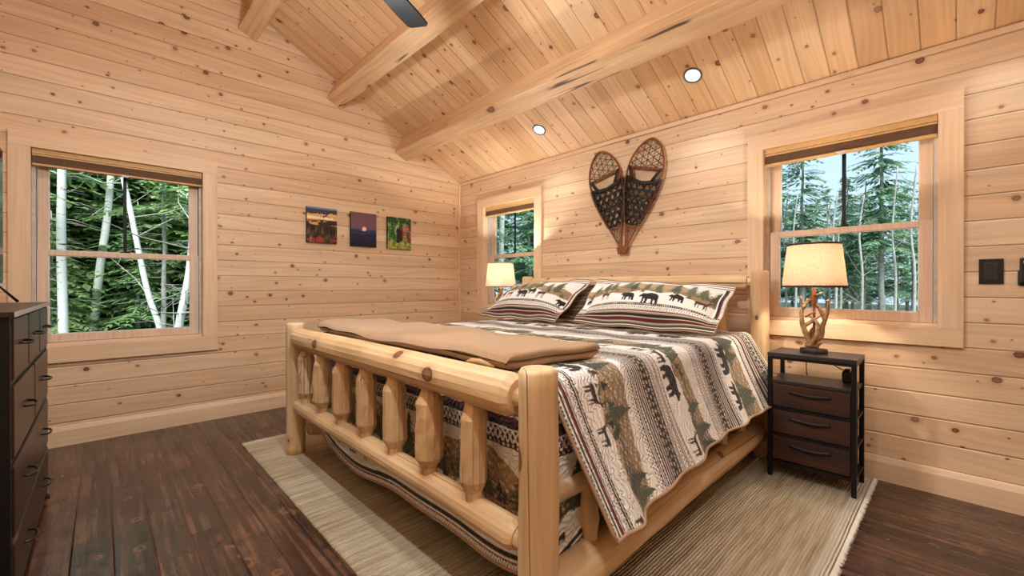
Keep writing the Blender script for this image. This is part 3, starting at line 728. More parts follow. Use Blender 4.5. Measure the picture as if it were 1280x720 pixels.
ANR = [(.09, 'f', .205, .05), (.20, 'd', .175, .095), (.37, 'b', .165, .075), (.51, 'b', .145, .098), (.70, 'b', .185, .068), (.85, 'd', .18, .09)]
ANL = [(.06, 'b', .165, .06), (.16, 'b', .195, .05), (.28, 'd', .17, .09), (.42, 'b', .165, .085), (.55, 'b', .2, .06), (.68, 'd', .17, .095), (.88, 'b', .15, .07)]
pillow('pillow_sham', 'pillow sham with bears and pines, on the right half of the bed', [(2.255, -.60, .822), (3.285, -.60, .822), (2.265, -.30, 1.155), (3.30, -.29, 1.105)], .135, sham_paint(2, ANR), m_sham, 'printed pillow shams')
pillow('pillow_sham', 'pillow sham with deer and bears, nearer the lit white lamp', [(1.20, -.66, .822), (2.05, -.60, .822), (1.36, -.36, 1.115), (2.20, -.30, 1.16)], .135, sham_paint(4, ANL), m_sham, 'printed pillow shams')
def dark_paint(P, W):
    kS = P.S; P.fill(P.S > -1, BRN * .8)
    for i in range(14): geo(P, i / 14, (i + .55) / 14, lay=[(.3, DK), (.2, TAN2), (.3, BRN), (.2, DK)])
pillow('pillow', 'dark brown striped pillow showing in the gap between the two shams', [(1.95, -.42, .822), (2.62, -.42, .822), (1.98, -.20, 1.12), (2.60, -.20, 1.12)], .06, dark_paint, m_sham, None, N=120, Mv=80)

# ------------------------------------------------------------------ folded throw
m_throw = None
def throw_mat():
    g = G('tan_sherpa_fleece'); v, x, y, z = g.pos()
    a = g.noise(v, 260, 3, .65); b = g.noise(v, 9, 2)
    col = g.mix(g.rng(a, .3, .7), lin((166, 128, 88)), lin((196, 158, 116)))
    col = g.mix(g.rng(b, .35, .65, 0, .25), col, lin((176, 134, 92)))
    p = g.principled(col, .95, 0, g.bump(a, .006, .9), .2); p.inputs['Sheen Weight'].default_value = .35
    return g.m
m_throw = throw_mat()
# section in y-z: a strip folded back on itself, swept along x
def throw():
    root = thing('throw_blanket', 'tan fleece throw folded in a long strip across the foot of the bed', 'blanket', (2.3, -1.95, .81))
    x0, x1, ya, yb, z0, lt = 1.375, 3.215, -2.195, -1.715, QZ + .012, .0165
    path = []
    def seg(h, a, b, n=80):
        for xv in np.linspace(a, b, n): path.append((xv, h))
    def turn(e, h, sg):
        for k in range(1, 8):
            an = -PI / 2 + PI * k / 8; path.append((e + sg * lt * .62 * math.cos(an), h + lt / 2 + lt / 2 * math.sin(an)))
    seg(z0, x0 + .03, x1 - .010); turn(x1 - .010, z0, 1); seg(z0 + lt, x1 - .010, x0 + .02); turn(x0 + .02, z0 + lt, -1)
    seg(z0 + 2 * lt, x0 + .02, x1); turn(x1, z0 + 2 * lt, 1); seg(z0 + 3 * lt, x1, x0 + .01)
    path = np.array(path); d = np.gradient(path, axis=0); nn = np.stack([-d[:, 1], d[:, 0]], -1); nn /= np.linalg.norm(nn, axis=1)[:, None]
    th = lt * .49; ring = np.concatenate([path + nn * th, (path - nn * th)[::-1]], 0); zm = z0 + 1.3 * lt
    V = np.concatenate([np.linspace(0, .09, 9), np.linspace(.11, .89, 34), np.linspace(.91, 1, 9)]); P = np.zeros((len(V), len(ring) + 1, 3))
    for i, v in enumerate(V):
        e = min(v, 1 - v) / .09; sq = math.sqrt(max(0, 1 - (1 - min(e, 1)) ** 2)) * .94 + .06
        x, z = ring[:, 0], ring[:, 1]; y = ya + (yb - ya) * v
        zz = zm + (z - zm) * sq + (.007 * np.sin(x * 5 + y * 9) + .005 * np.sin(x * 13 + y * 17)) * np.clip((z - z0) / .05, 0, 1)
        yy = y + .012 * np.sin(x * 5 + 1) + .006 * np.sin(x * 14) - .03 * smooth((x - 2.8) / .45) * (1 - v) * 0 + .004 * np.sin(z * 400)
        xx = x + (v - .5) * .05 + .008 * math.sin(v * 9) * (x > 2.5)
        P[i, :-1] = np.stack([xx, yy, zz], -1); P[i, -1] = P[i, 0]
    mbv = MB(); n, m = P.shape[:2]
    fs = [(i * m + j, i * m + j + 1, (i + 1) * m + j + 1, (i + 1) * m + j) for i in range(n - 1) for j in range(m - 1)]
    mbv.add(P.reshape(-1, 3).tolist(), fs, True)
    obj('folded_fleece', mbv, m_throw, root)
    k = int(np.argmax(ring[:len(path), 0])); line = [tuple(P[i, k - 4] + np.array([.001, 0, .002])) for i in range(2, n - 2)]
    mb = MB(); mb.tube(line, .0085, 8); obj('bound_edge', mb, m_bindt, root)
    mb = MB(); pts = [(2.98, -2.195, .812), (3.02, -2.206, .822), (3.07, -2.207, .826), (3.11, -2.202, .82), (3.14, -2.194, .812)]
    mb.tube(pts, [.006, .011, .012, .010, .006], 8); obj('loose_corner', mb, m_bindt, root)
m_bindt = simple('tan_velour_edge', (178, 140, 100), .85, 0, .1, 50)
throw()
# ------------------------------------------------------------------ nightstands and lamps
def rustic(name, c0, c1, axis='X'):
    return timber(name, axis, [c0, c1, tuple(int(k * .7) for k in c0)], knots=.35, kscale=6, grain=.34, gfreq=34, rough=.72)
m_rust = rustic('rustic_brown_print', (32, 16, 9), (66, 34, 17))
m_top = timber('dark_board_top', 'X', [(44, 38, 36), (62, 54, 50)], knots=0, grain=.2, rough=.38)
m_frame = simple('black_steel_frame', (22, 20, 19), .45, .5, .2)
m_strap = simple('dark_leather_pull', (30, 24, 21), .6, 0, .15)
m_cord = simple('black_cable', (14, 14, 14), .5)
def bowpull(mb, p0, p1, out, r=.005, n=8, flat=1.0):
    p0, p1, o = Vector(p0), Vector(p1), Vector(out); pts = []
    for i in range(11):
        a = PI * i / 10; pts.append(p0.lerp(p1, .5 - .5 * math.cos(a)) + o * (math.sin(a) ** .6))
    return mb.tube(pts, r, n, flat=flat)
def nightstand(cx, label):
    x0, x1, y0, y1, zt = cx - .192, cx + .192, -.405, -.150, .722
    t = thing('nightstand', label, 'nightstand', (cx, (y0 + y1) / 2, 0.010), 'steel-framed nightstands')
    mb = MB(); mb.box(x0 - .012, x1 + .012, y0 - .012, y1 + .012, zt - .022, zt, .003); obj('top', mb, m_top, t)
    for (x, y) in ((x0, y0), (x1, y0), (x0, y1), (x1, y1)):
        mb = MB(); mb.box(x - .011, x + .011, y - .011, y + .011, .016, zt - .022, .002); mb.lathe([(.012, 0), (.012, .006)], (x, y, .0105), 12); obj('leg', mb, m_frame, t)
    mb = MB(); mb.box(x0 - .004, x1 + .004, y0 - .004, y1 + .004, .548, .566, .002); obj('shelf', mb, m_top, t)
    for z in (.10, .255, .405, zt - .030):
        mb = MB(); mb.prism([(x0, y0 - .007), (x1, y0 - .007), (x1 + .007, y0), (x1 + .007, y1), (x1, y1 + .007), (x0, y1 + .007), (x0 - .007, y1), (x0 - .007, y0)], lambda a_, b_, d: (a_, b_, d), z - .008, z + .008)
        obj('drawer_shelf' if z < .5 else 'top_support', mb, m_frame, t)
    for i, (z0, z1) in enumerate(((.112, .247), (.265, .396), (.415, .545))):
        mb = MB(); mb.box(x0 + .013, x1 - .013, y0 - .006, y1 - .02, z0, z1, .006); d = obj('drawer', mb, m_rust, t)
        zc_ = (z0 + z1) / 2 + .022
        mb = MB(); pts = [(cx - .085, y0 - .008, zc_ + .012), (cx - .055, y0 - .014, zc_ + .002), (cx, y0 - .018, zc_ - .004), (cx + .055, y0 - .014, zc_ + .002), (cx + .085, y0 - .008, zc_ + .012)]
        pts = [(cx - .095 + .19 * k / 12, y0 - .007 - .012 * math.sin(PI * k / 12), zc_ + .006 - .008 * math.sin(PI * k / 12)) for k in range(13)]
        mb.tube(pts, [.011, .009] + [.007] * 9 + [.009, .011], 8, flat=.5); obj('pull', mb, m_strap, d)
    return t
nightstand(3.720, 'rustic brown nightstand with a black steel frame, in front of the right window')
nightstand(1.030, 'nightstand on the far side of the bed, hidden behind the pillows')

def antler_mat():
    g = G('antler'); v, x, y, z = g.pos(); a = g.noise(v, 28, 4, .6); b = g.noise(v, 160, 2)
    col = g.ramp(a, [(.3, lin((112, 78, 48))), (.5, lin((164, 126, 86))), (.72, lin((206, 176, 136)))])
    g.principled(col, .5, 0, g.bump(b, .002, .6), .4); return g.m
m_ant = antler_mat()
m_lbase = simple('dark_wood_base', (48, 32, 24), .45, 0, .3, 40)
m_stem = simple('amber_wood_stem', (150, 88, 46), .4, 0, .12, 40)
def shade_mat(name, col, k):
    g = G(name); v, x, y, z = g.pos(); wv = g.noise(g.xyz(g.math('MULTIPLY', x, 90.), g.math('MULTIPLY', y, 90.), g.math('MULTIPLY', z, 420.)), 1.0, 2); w2 = g.noise(g.xyz(g.math('MULTIPLY', x, 420.), g.math('MULTIPLY', y, 420.), g.math('MULTIPLY', z, 60.)), 1.0, 2)
    f = g.math('MULTIPLY', g.math('ADD', wv, w2), .5)
    c = g.mix(g.rng(f, .35, .65), lin(tuple(q * .86 for q in col)), lin(col))
    d = g.n('BsdfDiffuse'); tr = g.n('BsdfTranslucent'); mx = g.n('MixShader'); mx.inputs[0].default_value = k
    g.put(d.inputs[0], c); g.put(tr.inputs[0], c)
    g.t.links.new(d.outputs[0], mx.inputs[1]); g.t.links.new(tr.outputs[0], mx.inputs[2]); g.t.links.new(mx.outputs[0], g.out.inputs[0]); return g.m
m_linen = shade_mat('oatmeal_linen', (242, 226, 206), .60)
m_whitesh = shade_mat('white_linen', (246, 238, 222), .6)
m_trimd = simple('dark_brown_trim', (58, 42, 32), .7)
m_trimt = simple('tan_trim', (196, 160, 112), .7)
m_bulb = emit('lamp_bulb', (1, .80, .55, 1), 30)
LSC_X, LSC_Z = .00377, .00456
def apx(X, Y, dy=0.0): return ((990 + X / 7.2 - 1017.5) * LSC_X, dy, (441 - (350 + Y / 7.2)) * LSC_Z)
def lamp_thing(x, y, zb, label, mshade, mtrim, power, cord=None, rb=.155, rt=.128, col=(1, .84, .66)):
    t = thing('table_lamp', label, 'table lamp', (x, y, zb), 'lit table lamps', local=True)
    mb = MB(); mb.lathe([(.0, 0), (.066, 0), (.068, .004), (.066, .024), (.062, .028), (0, .028)], n=32, cap=False, sy=.62); obj('base', mb, m_lbase, t)
    def ant(parts):
        mb = MB()
        for pts, r0, r1 in parts:
            P = [Vector(apx(*p)) for p in pts]; Q = []
            for i in range(len(P) - 1):                     # Catmull-Rom
                p0, p1, p2, p3 = P[max(i - 1, 0)], P[i], P[i + 1], P[min(i + 2, len(P) - 1)]
                for k in range(6):
                    u = k / 6; Q.append(.5 * ((2 * p1) + (p2 - p0) * u + (2 * p0 - 5 * p1 + 4 * p2 - p3) * u * u + (3 * p1 - p0 - 3 * p2 + p3) * u ** 3))
            Q.append(P[-1]); n = len(Q)
            R = [(r0 + (r1 - r0) * (i / (n - 1)) ** 1.5) * (1 if i < n - 1 else .4) for i in range(n)]
            mb.tube(Q, [q * 1.2 for q in R], 10, jitter=.05)
        mb.lathe([(0, -.012), (.014, -.009), (.018, 0), (.014, .009), (0, .012)], Vector(apx(*parts[0][0][0])), 10, cap=False)
        return obj('antler', mb, m_ant, t)
    ant([([(190, 590, -.01), (140, 490, -.022), (106, 400, -.025), (95, 300, -.02), (106, 220, -.012), (75, 140, -.02)], .0125, .004),
         ([(108, 255, -.016), (135, 205, -.004), (180, 160, .008), (230, 128, .018), (276, 113, .025)], .009, .003)])
    ant([([(180, 585, .012), (255, 500, .02), (268, 420, .024), (300, 330, .02), (322, 250, .014), (318, 168, .01)], .0125, .004),
         ([(290, 345, .02), (268, 290, .012), (212, 212, .004), (150, 163, -.006)], .0105, .003)])
    ant([([(175, 585, -.02), (228, 500, -.026), (252, 420, -.028), (235, 372, -.026), (200, 348, -.02), (160, 318, -.012)], .0105, .003),
         ([(112, 415, -.02), (170, 382, -.014), (214, 348, -.008), (262, 316, .004)], .0095, .003), ([(125, 328, -.018), (180, 302, -.024), (226, 280, -.032)], .006, .0025)])
    ant([([(200, 600, .018), (165, 500, .022), (172, 450, .018), (202, 425, .012)], .010, .003), ([(225, 590, .0), (246, 566, -.006), (264, 550, -.01)], .011, .004), ([(150, 600, -.006), (138, 578, -.012), (130, 566, -.016)], .012, .004)])
    zs0 = 1.098 - .723; zs1 = 1.342 - .723
    mb = MB(); mb.tube([(0, .004, .02), (.002, .004, .2), (.0, 0, zs0 + .03)], [.006, .007, .008], 10); mb.lathe([(.0085, .27), (.0105, .275), (.0105, zs0 - .01), (.008, zs0)], n=16); mb.lathe([(.016, 0), (.018, .03), (.012, .055)], (0, 0, zs0 + .02), 16); obj('stem', mb, m_stem, t)
    mb = MB(); mb.lathe([(rb, zs0), (rt, zs1)], n=64, cap=False); mb.lathe([(rb - .002, zs0), (rt - .002, zs1)], n=64, cap=False); sh = obj('lamp_shade', mb, mshade, t, fix=False)
    for r, z0, z1 in ((rb, zs0 - .002, zs0 + .009), (rt, zs1 - .008, zs1 + .002)):
        mb = MB(); mb.lathe([(r - .003, z0), (r + .0015, z0), (r + .0015, z1), (r - .003, z1), (r - .003, z0)], n=64, cap=False); obj('shade_trim', mb, mtrim, sh)
    mb = MB()
    for k in range(3):
        a = 2 * PI * k / 3 + .4; mb.tube([(0, 0, zs1 - .012), (rt * .97 * math.cos(a), rt * .97 * math.sin(a), zs1 - .006)], .0018, 6)
    mb.tube([(0, 0, zs0 + .06), (.03, 0, zs0 + .1), (.034, 0, zs1 - .06), (0, 0, zs1 - .012)], .0016, 6); mb.tube([(0, 0, zs0 + .06), (-.03, 0, zs0 + .1), (-.034, 0, zs1 - .06), (0, 0, zs1 - .012)], .0016, 6)
    obj('harp', mb, m_frame, sh)
    mb = MB(); mb.tube([(0, 0, zs1 - .014), (.003, 0, zs1 + .012), (.010, 0, zs1 + .026)], [.006, .006, .002], 8); mb.tube([(.001, 0, zs1 + .004), (-.010, 0, zs1 + .018)], [.005, .002], 8); mb.tube([(0, 0, zs1 + .002), (.014, .004, zs1 + .010)], [.004, .002], 8); obj('finial', mb, m_ant, t)
    mb = MB(); mb.lathe([(.010, .06), (.026, .095), (.028, .115), (.02, .14), (0, .15)], (0, 0, zs0 + .005), 16, cap=False); obj('bulb', mb, m_bulb, t)
    if cord:
        mb = MB(); mb.tube(cord, .003, 8); obj('cord', mb, m_cord, t)
    for k, z in ((.72, zs0 + .06), (.28, zs1 + .004)):
        lamp('POINT', 'lamp_light', (x, y, zb + (zs0 + .135)), power * k, col, .03)
    return t
def crv(pts, n=8):
    P = [Vector(p) for p in pts]; Q = []
    for i in range(len(P) - 1):
        p0, p1, p2, p3 = P[max(i - 1, 0)], P[i], P[i + 1], P[min(i + 2, len(P) - 1)]
        for k in range(n):
            u = k / n; Q.append(tuple(.5 * ((2 * p1) + (p2 - p0) * u + (2 * p0 - 5 * p1 + 4 * p2 - p3) * u * u + (3 * p1 - p0 - 3 * p2 + p3) * u ** 3)))
    return Q + [tuple(P[-1])]
LW = 46
cord = crv([(.02, .04, .012), (.03, .128, .010), (.035, .150, -.02), (.05, .147, -.06), (.10, .10, -.085), (.13, .085, -.095), (.138, .085, -.105)])
lamp_thing(3.713, -.280, .7225, 'antler table lamp with an oatmeal linen shade and dark trim, on the right nightstand', m_linen, m_trimd, LW, cord)
lamp_thing(1.065, -.280, .7225, 'table lamp with a bright white shade, seen beyond the left pillow', m_whitesh, m_trimt, LW * 1.9, col=(1, .93, .84))
ad = thing('power_adapter', 'black plug adapter standing on the nightstand shelf behind the lamp cord', 'power adapter', (3.855, -.195, .5665))
mb = MB(); mb.box(3.832, 3.878, -.215, -.175, .567, .625, .006); obj('body', mb, m_cord, ad)
mb = MB(); mb.box(3.842, 3.868, -.207, -.183, .625, .640, .004); obj('socket', mb, m_cord, ad)
tag(obj('power_cable', MB().tube(crv([(3.655, -.151, .568), (3.652, -.152, .62), (3.655, -.152, .688)]), .0025, 8), m_cord), 'thin black cable hanging straight down at the back of the nightstand shelf', 'cable')

# ------------------------------------------------------------------ dresser and television
m_wal = timber('walnut_print', 'Z', [(32, 17, 12), (54, 30, 22), (38, 21, 15)], knots=.3, kscale=5, grain=.22, gfreq=26, rough=.36)
m_pull = simple('gunmetal_pull', (60, 58, 58), .3, .8)
m_side = simple('black_fabric_side', (12, 11, 11), .95, 0, .2, 120)
m_edge = simple('grey_board_edge', (168, 160, 154), .4, 0, .1)
dx0, dx1, dy0, dy1, dz = .975, 2.205, -3.715, -3.415, 1.020
ds = thing('dresser', 'tall dark brown fabric-drawer dresser at the left edge of the picture', 'dresser', ((dx0 + dx1) / 2, (dy0 + dy1) / 2, 0))
mb = MB(); mb.box(dx0 - .008, dx1 + .008, dy0, dy1 + .010, dz - .018, dz, .002); tp = obj('top', mb, m_wal, ds)
mb = MB(); mb.box(dx0 - .008, dx1 + .008, dy1 + .0101, dy1 + .0115, dz - .0175, dz - .0005); obj('edge_band', mb, m_edge, tp)
for (x, y) in ((dx0 + .012, dy1 - .012), (dx1 - .012, dy1 - .012), (dx0 + .012, dy0 + .012), (dx1 - .012, dy0 + .012)):
    mb = MB(); mb.box(x - .012, x + .012, y - .012, y + .012, .014, dz - .018, .002); l = obj('leg', mb, m_frame, ds)
    mb = MB(); mb.lathe([(.010, .0), (.024, .001), (.024, .009), (.012, .016), (.007, .03)], (x, y, 0.001), 20); obj('levelling_foot', mb, m_frame, l)
ROWS = [(.792, 1.0, 3), (.535, .780, 2), (.285, .523, 1), (.055, .273, 1)]
mb = MB()
for z in (.786, .529, .279, .047, dz - .024):
    mb.box(dx0 + .012, dx1 - .012, dy1 - .020, dy1 - .002, z - .006, z + .006); mb.box(dx0 + .012, dx1 - .012, dy0 + .002, dy0 + .02, z - .006, z + .006)
for x in (dx0 + .41, dx1 - .41): mb.box(x - .008, x + .008, dy1 - .020, dy1 - .003, .786, dz - .02)
mb.box((dx0 + dx1) / 2 - .008, (dx0 + dx1) / 2 + .008, dy1 - .020, dy1 - .003, .529, .786)
obj('front_bars', mb, m_frame, ds)
mb = MB(); mb.box(dx1 - .006, dx1 - .002, dy0 + .02, dy1 - .024, .05, dz - .02); mb.box(dx0 + .002, dx0 + .006, dy0 + .02, dy1 - .024, .05, dz - .02); mb.box(dx0 + .02, dx1 - .02, dy0 + .004, dy0 + .008, .05, dz - .02); obj('side_cloth', mb, m_side, ds)
for z0, z1, n in ROWS:
    w = (dx1 - dx0 - .03) / n
    for i in range(n):
        a = dx0 + .015 + i * w
        mb = MB(); mb.box(a + .014, a + w - .014, dy0 + .03, dy1 + .006, z0 + .006, z1 - .004, .006); d = obj('drawer', mb, m_wal, ds)
        for c in ([a + w / 2] if n > 1 else [a + w * .25, a + w * .75]):
            mb = MB(); zz = (z0 + z1) / 2 + .012
            bowpull(mb, (c - .055, dy1 + .003, zz), (c + .055, dy1 + .003, zz), (0, .032, -.004), .0045); obj('handle', mb, m_pull, d)
m_plast0 = simple('black_cabinet', (14, 14, 14), .4); m_scr = simple('television_screen', (8, 8, 9), .12, 0, .1); m_bez = simple('silver_bezel', (200, 200, 198), .35, .2)
TZ = 1.108
tv = thing('television', 'television edge standing on the dresser, mostly out of the picture', 'television', (1.615, -3.565, dz + .002), local=True)
mb = MB(); mb.box(-.575, .575, -.020, .011, TZ - dz - .012, TZ - dz + .006, .003); obj('lower_bezel', mb, m_bez, tv)
mb = MB(); mb.box(-.573, .573, -.022, .010, TZ - dz + .006, TZ - dz + .66, .004); mb.box(-.3, .3, -.045, -.02, TZ - dz + .06, TZ - dz + .36, .01); obj('body', mb, m_plast0, tv)
mb = MB(); mb.box(-.569, .569, .0095, .0115, TZ - dz + .018, TZ - dz + .654); obj('screen', mb, m_scr, tv)
for s in (-1, 1):
    mb = MB(); mb.tube([(s * .40, .075, .007), (s * .42, 0, TZ - dz + .012), (s * .40, -.075, .007)], .006, 8); obj('leg', mb, m_black, tv)

# ------------------------------------------------------------------ snowshoes
m_ash = timber('bent_ash', 'Z', [(122, 70, 36), (148, 90, 50)], knots=0, grain=.15, rough=.35)
m_rawh = simple('black_rawhide', (28, 24, 22), .5, 0, .3, 60); m_gut = simple('brown_gut_lacing', (58, 42, 30), .5, 0, .2, 60)
HW = [(0, .010), (.05, .012), (.12, .032), (.25, .078), (.40, .126), (.52, .152), (.62, .160), (.70, .154), (.77, .132), (.83, .098), (.87, .060), (.892, .026), (.898, 0)]
def hw(v):
    for (a, x), (b, y) in zip(HW, HW[1:]):
        if a <= v <= b: return x + (y - x) * (v - a) / (b - a)
    return 0
def snowshoe(label, tail, ang, yoff):
    t = thing('snowshoe', label, 'snowshoe', (tail[0], -.030 - yoff, tail[1]), 'crossed pair of wooden snowshoes', local=True, rot=(0, ang, 0))
    L = [(-x, 0, v) for v, x in HW[:-1]]; side = crv(L + [(0, 0, HW[-1][0])] + [(x, 0, v) for v, x in HW[:-1]][::-1], 5)
    mb = MB(); mb.tube(side, .0095, 8, flat=.85, ref=(0, 1, 0)); obj('frame', mb, m_ash, t)
    mb = MB(); mb.box(-.026, .026, -.016, .012, -.035, .022, .003); obj('tail_block', mb, m_ash, t)
    for v in (.665, .19):
        mb = MB(); k = hw(v) - .004; mb.tube([(-k, 0, v), (0, -.004, v), (k, 0, v)], .011 if v > .5 else .008, 8, flat=.6); obj('crossbar', mb, m_ash, t)
    def lines(va, vb, dirs, r, name, mat, jit=0.0):
        mb = MB()
        for dx, dv, step in dirs:
            Ln = math.hypot(dx, dv); dx_, dv_ = dx / Ln, dv / Ln; nx, nv_ = -dv_, dx_
            c0 = (0, (va + vb) / 2); K = int(.6 / step)
            for q in range(-K, K + 1):
                ox, ov = c0[0] + nx * q * step, c0[1] + nv_ * q * step; ins = []
                for e in range(-120, 121):
                    x, v = ox + dx_ * e * .006, ov + dv_ * e * .006
                    if va <= v <= vb and abs(x) <= hw(v) - .002: ins.append((x, v))
                if len(ins) > 2:
                    (xa, v1), (xb, v2) = ins[0], ins[-1]; w = random.uniform(-jit, jit)
                    mb.tube([(xa, .002, v1), ((xa + xb) / 2 + w, random.uniform(-.005, .005), (v1 + v2) / 2), (xb, -.002, v2)], r, 5)
        return obj(name, mb, mat, t)
    lines(.672, .895, [(1, .58, .046), (-1, .58, .046), (0, 1, .050)], .0026, 'toe_lacing', m_gut)
    lines(.02, .185, [(1, 1.6, .022), (-1, 1.6, .022)], .0018, 'tail_lacing', m_gut)
    lines(.20, .565, [(1, 1.5, .048), (-1, 1.5, .048), (1, 0, .056)], .0078, 'body_lacing', m_rawh, .004)
    mb = MB()
    for k in range(3):                                        # thick master cord under the toe hole, side straps and windings
        v = .560 + .007 * (k - 1); mb.tube([(-hw(v), 0, v + .02), (-.06, -.008, v - .004 + .002 * k), (0, -.010, v - .012), (.06, -.008, v - .004), (hw(v), 0, v + .02)], .008, 6)
    obj('master_cord', mb, m_rawh, t)
    for s in (-1, 1):
        mb = MB()
        for k in range(3): mb.tube([(s * (hw(.66) - .022 + .008 * k), -.006, .672), (s * (.078 + .010 * k), -.009, .565)], .0066, 6)
        obj('side_strap', mb, m_rawh, t)
        mb = MB(); pts = []
        for i in range(120):
            v = .215 + i * .0032; a_ = i * 1.25; dx = hw(v + .002) - hw(v)
            pts.append((s * (hw(v) + .0135 * math.cos(a_)), .0125 * math.sin(a_), v))
        mb.tube(pts, .0042, 5); obj('frame_winding', mb, m_rawh, t)
    mb = MB(); pts = []
    for i in range(60):
        a_ = i * 1.3; pts.append((-.105 + .21 * i / 59, .0105 * math.sin(a_), .665 + .0125 * math.cos(a_)))
    mb.tube(pts, .0022, 5); obj('crossbar_winding', mb, m_rawh, t); return t
snowshoe('left-leaning wooden snowshoe with black lacing, half of the V on the wall', (2.300, 1.415), math.radians(-14.0), .0)
snowshoe('right-leaning wooden snowshoe with black lacing, reaching higher toward the beam', (2.352, 1.415), math.radians(16.0), .012)

# ------------------------------------------------------------------ canvas prints
m_print = quilt_mat('canvas_print', quilting=False, rough=.55); m_canvas = simple('dark_canvas_edge', (34, 26, 24), .7)
def canvas(label, y0, y1, z0, z1, paint):
    t = thing('canvas_print', label, 'picture', (0.0, (y0 + y1) / 2, z0), 'three small canvas prints')
    mb = MB(); mb.box(.004, .030, y0, y1, z0, z1, .001); obj('canvas_wrap', mb, m_canvas, t)
    Y = np.linspace(y0 + .001, y1 - .001, 120)[None, :]; Z = np.linspace(z0 + .001, z1 - .001, 140)[:, None]
    P = Paint((Z - z0) / (z1 - z0) + 0 * Y, (Y - y0) / (y1 - y0) + 0 * Z, CREAM); paint(P)
    grid('print_face', np.stack([np.full(P.S.shape, .0308), Y + 0 * Z, Z + 0 * Y], -1), P.c, m_print, t)
def fbm(T, S, seed, f0=4):
    r_ = random.Random(seed); r = 0
    for o in range(5):
        f = f0 * 1.9 ** o
        for _ in range(3):
            a = r_.uniform(0, 6.28); r = r + np.sin(f * (T * math.cos(a) + S * math.sin(a)) * 2 + r_.uniform(0, 6.28)) / (1.5 ** o) / 3
    return r
def p_sunset(P):
    n = fbm(P.T, P.S * 2.2, 1); n2 = fbm(P.T, P.S, 5, 8); c = P.c
    c[:] = np.array((60, 40, 30)); top = P.S > .62
    c[P.S > .93] = (112, 132, 176); c[top & (P.S <= .95)] = (70, 62, 66)
    m = (P.S > .60) & (P.S < .86) & (n + (.78 - np.abs(P.S - .73) * 5) > .35); c[m] = (222, 176, 112); c[(P.S > .66) & (P.S < .74) & (n2 > -.4)] = (246, 222, 176)
    c[(P.S > .58) & (P.S < .66) & (n > -.3)] = (206, 132, 70); c[(P.S > .55) & (P.S < .62) & (n2 > 0)] = (60, 40, 36); c[(P.S > .5) & (P.S < .58) & (n > .25)] = (226, 164, 96)
    lo = P.S < .5; c[lo & (n2 > .2)] = (78, 56, 38); c[lo & (n2 > .55)] = (96, 80, 52); c[lo & (n2 < -.5)] = (34, 22, 18)
    c[(P.S < .2) & ((P.T - .42) ** 2 + (P.S - .08) ** 2 * 1.4 < .016) | (P.S < .16) & (n > .55)] = (150, 58, 44); c[(P.S < .16) & (P.T < .25) & (n2 > .1)] = (168, 120, 92)
def p_moon(P):
    c = P.c; v = P.S[..., None]
    c[:] = np.clip((v - .5) / .5, 0, 1) * np.array((-22, 0, -12)) + np.array((132, 84, 98)) - np.clip((.62 - v) / .14, 0, 1) * np.array((50, -2, -16))
    d = np.hypot((P.T - .52) * .85, P.S - .515); c[d < .075] = (250, 176, 120); c[d < .055] = (255, 212, 168)
    ridge = .485 + wob(P.T, (.022, 9, .3), (.01, 22, 1)); m = P.S < ridge; c[m] = (48, 52, 86); m = P.S < ridge - .12 + .05 * (P.T - .5); c[m] = (36, 36, 62); c[P.S < .2 + .06 * np.sin(P.T * 7)] = (28, 28, 48); c[P.S < .09] = (26, 24, 36)
def p_moose(P):
    n = fbm(P.T, P.S, 9, 9); n2 = fbm(P.T, P.S, 4, 14); c = P.c
    c[:] = (70, 116, 58); c[n > .25] = (44, 82, 40); c[n < -.4] = (124, 158, 92); c[(P.S > .8) & (n2 > 0)] = (34, 62, 34)
    rd = (P.T > .55) & (P.S < .85 - .5 * np.abs(P.T - .72)) & (P.S > .25); c[rd & (n2 > -.3)] = (158, 84, 76); c[rd & (n2 > .35)] = (196, 132, 120); c[rd & (n > .3)] = (96, 56, 44)
    P.poly([(.36, .18), (.40, .62), (.46, .66), (.58, .60), (.64, .34), (.60, .24), (.52, .30), (.46, .14)], (42, 28, 24))
    P.poly([(.30, .52), (.36, .74), (.44, .78), (.44, .66), (.38, .52)], (188, 184, 176)); P.poly([(.34, .54), (.40, .70), (.44, .62), (.40, .5)], (52, 38, 34))
    lo = P.S < .24 + .05 * np.sin(P.T * 11); c[lo] = (150, 148, 66); c[lo & (n2 > .2)] = (188, 178, 98); c[lo & (n < -.3)] = (104, 112, 50)
canvas('canvas print of a glowing sunset over dark hills, leftmost of three', -1.810, -1.526, 1.524, 1.862, p_sunset)
canvas('canvas print of an orange moon rising over a blue ridge, middle of three', -1.388, -1.112, 1.514, 1.862, p_moon)
canvas('canvas print of a dark moose among green and red leaves, nearest the corner', -.984, -.700, 1.512, 1.858, p_moose)

# ------------------------------------------------------------------ wall devices
m_plast = simple('black_plastic', (16, 15, 15), .35); m_pgrey = simple('dark_grey_plastic', (38, 37, 38), .4)
sp = thing('wall_outlet', 'square black wall plate with an outlet, right of the window', 'wall outlet', (4.395, 0, 1.113))
mb = MB(); mb.box(4.354, 4.437, -.008, 0, 1.113, 1.239, .003); obj('cover_plate', mb, m_plast, sp)
mb = MB(); mb.box(4.372, 4.419, -.011, -.007, 1.132, 1.220, .002); ins = obj('receptacle', mb, m_pgrey, sp)
mb = MB()
for z in (1.155, 1.195):
    for x in (4.388, 4.402): mb.box(x - .0015, x + .0015, -.0115, -.010, z - .006, z + .006)
    mb.lathe([(.003, -.001), (.003, .001)], (4.395, -.0112, z - .013), 10)
obj('slots', mb, m_cord, ins)
rm = thing('remote_control', 'black remote in a wall holder, cut off by the right edge of the picture', 'remote control', (4.515, 0, 1.112))
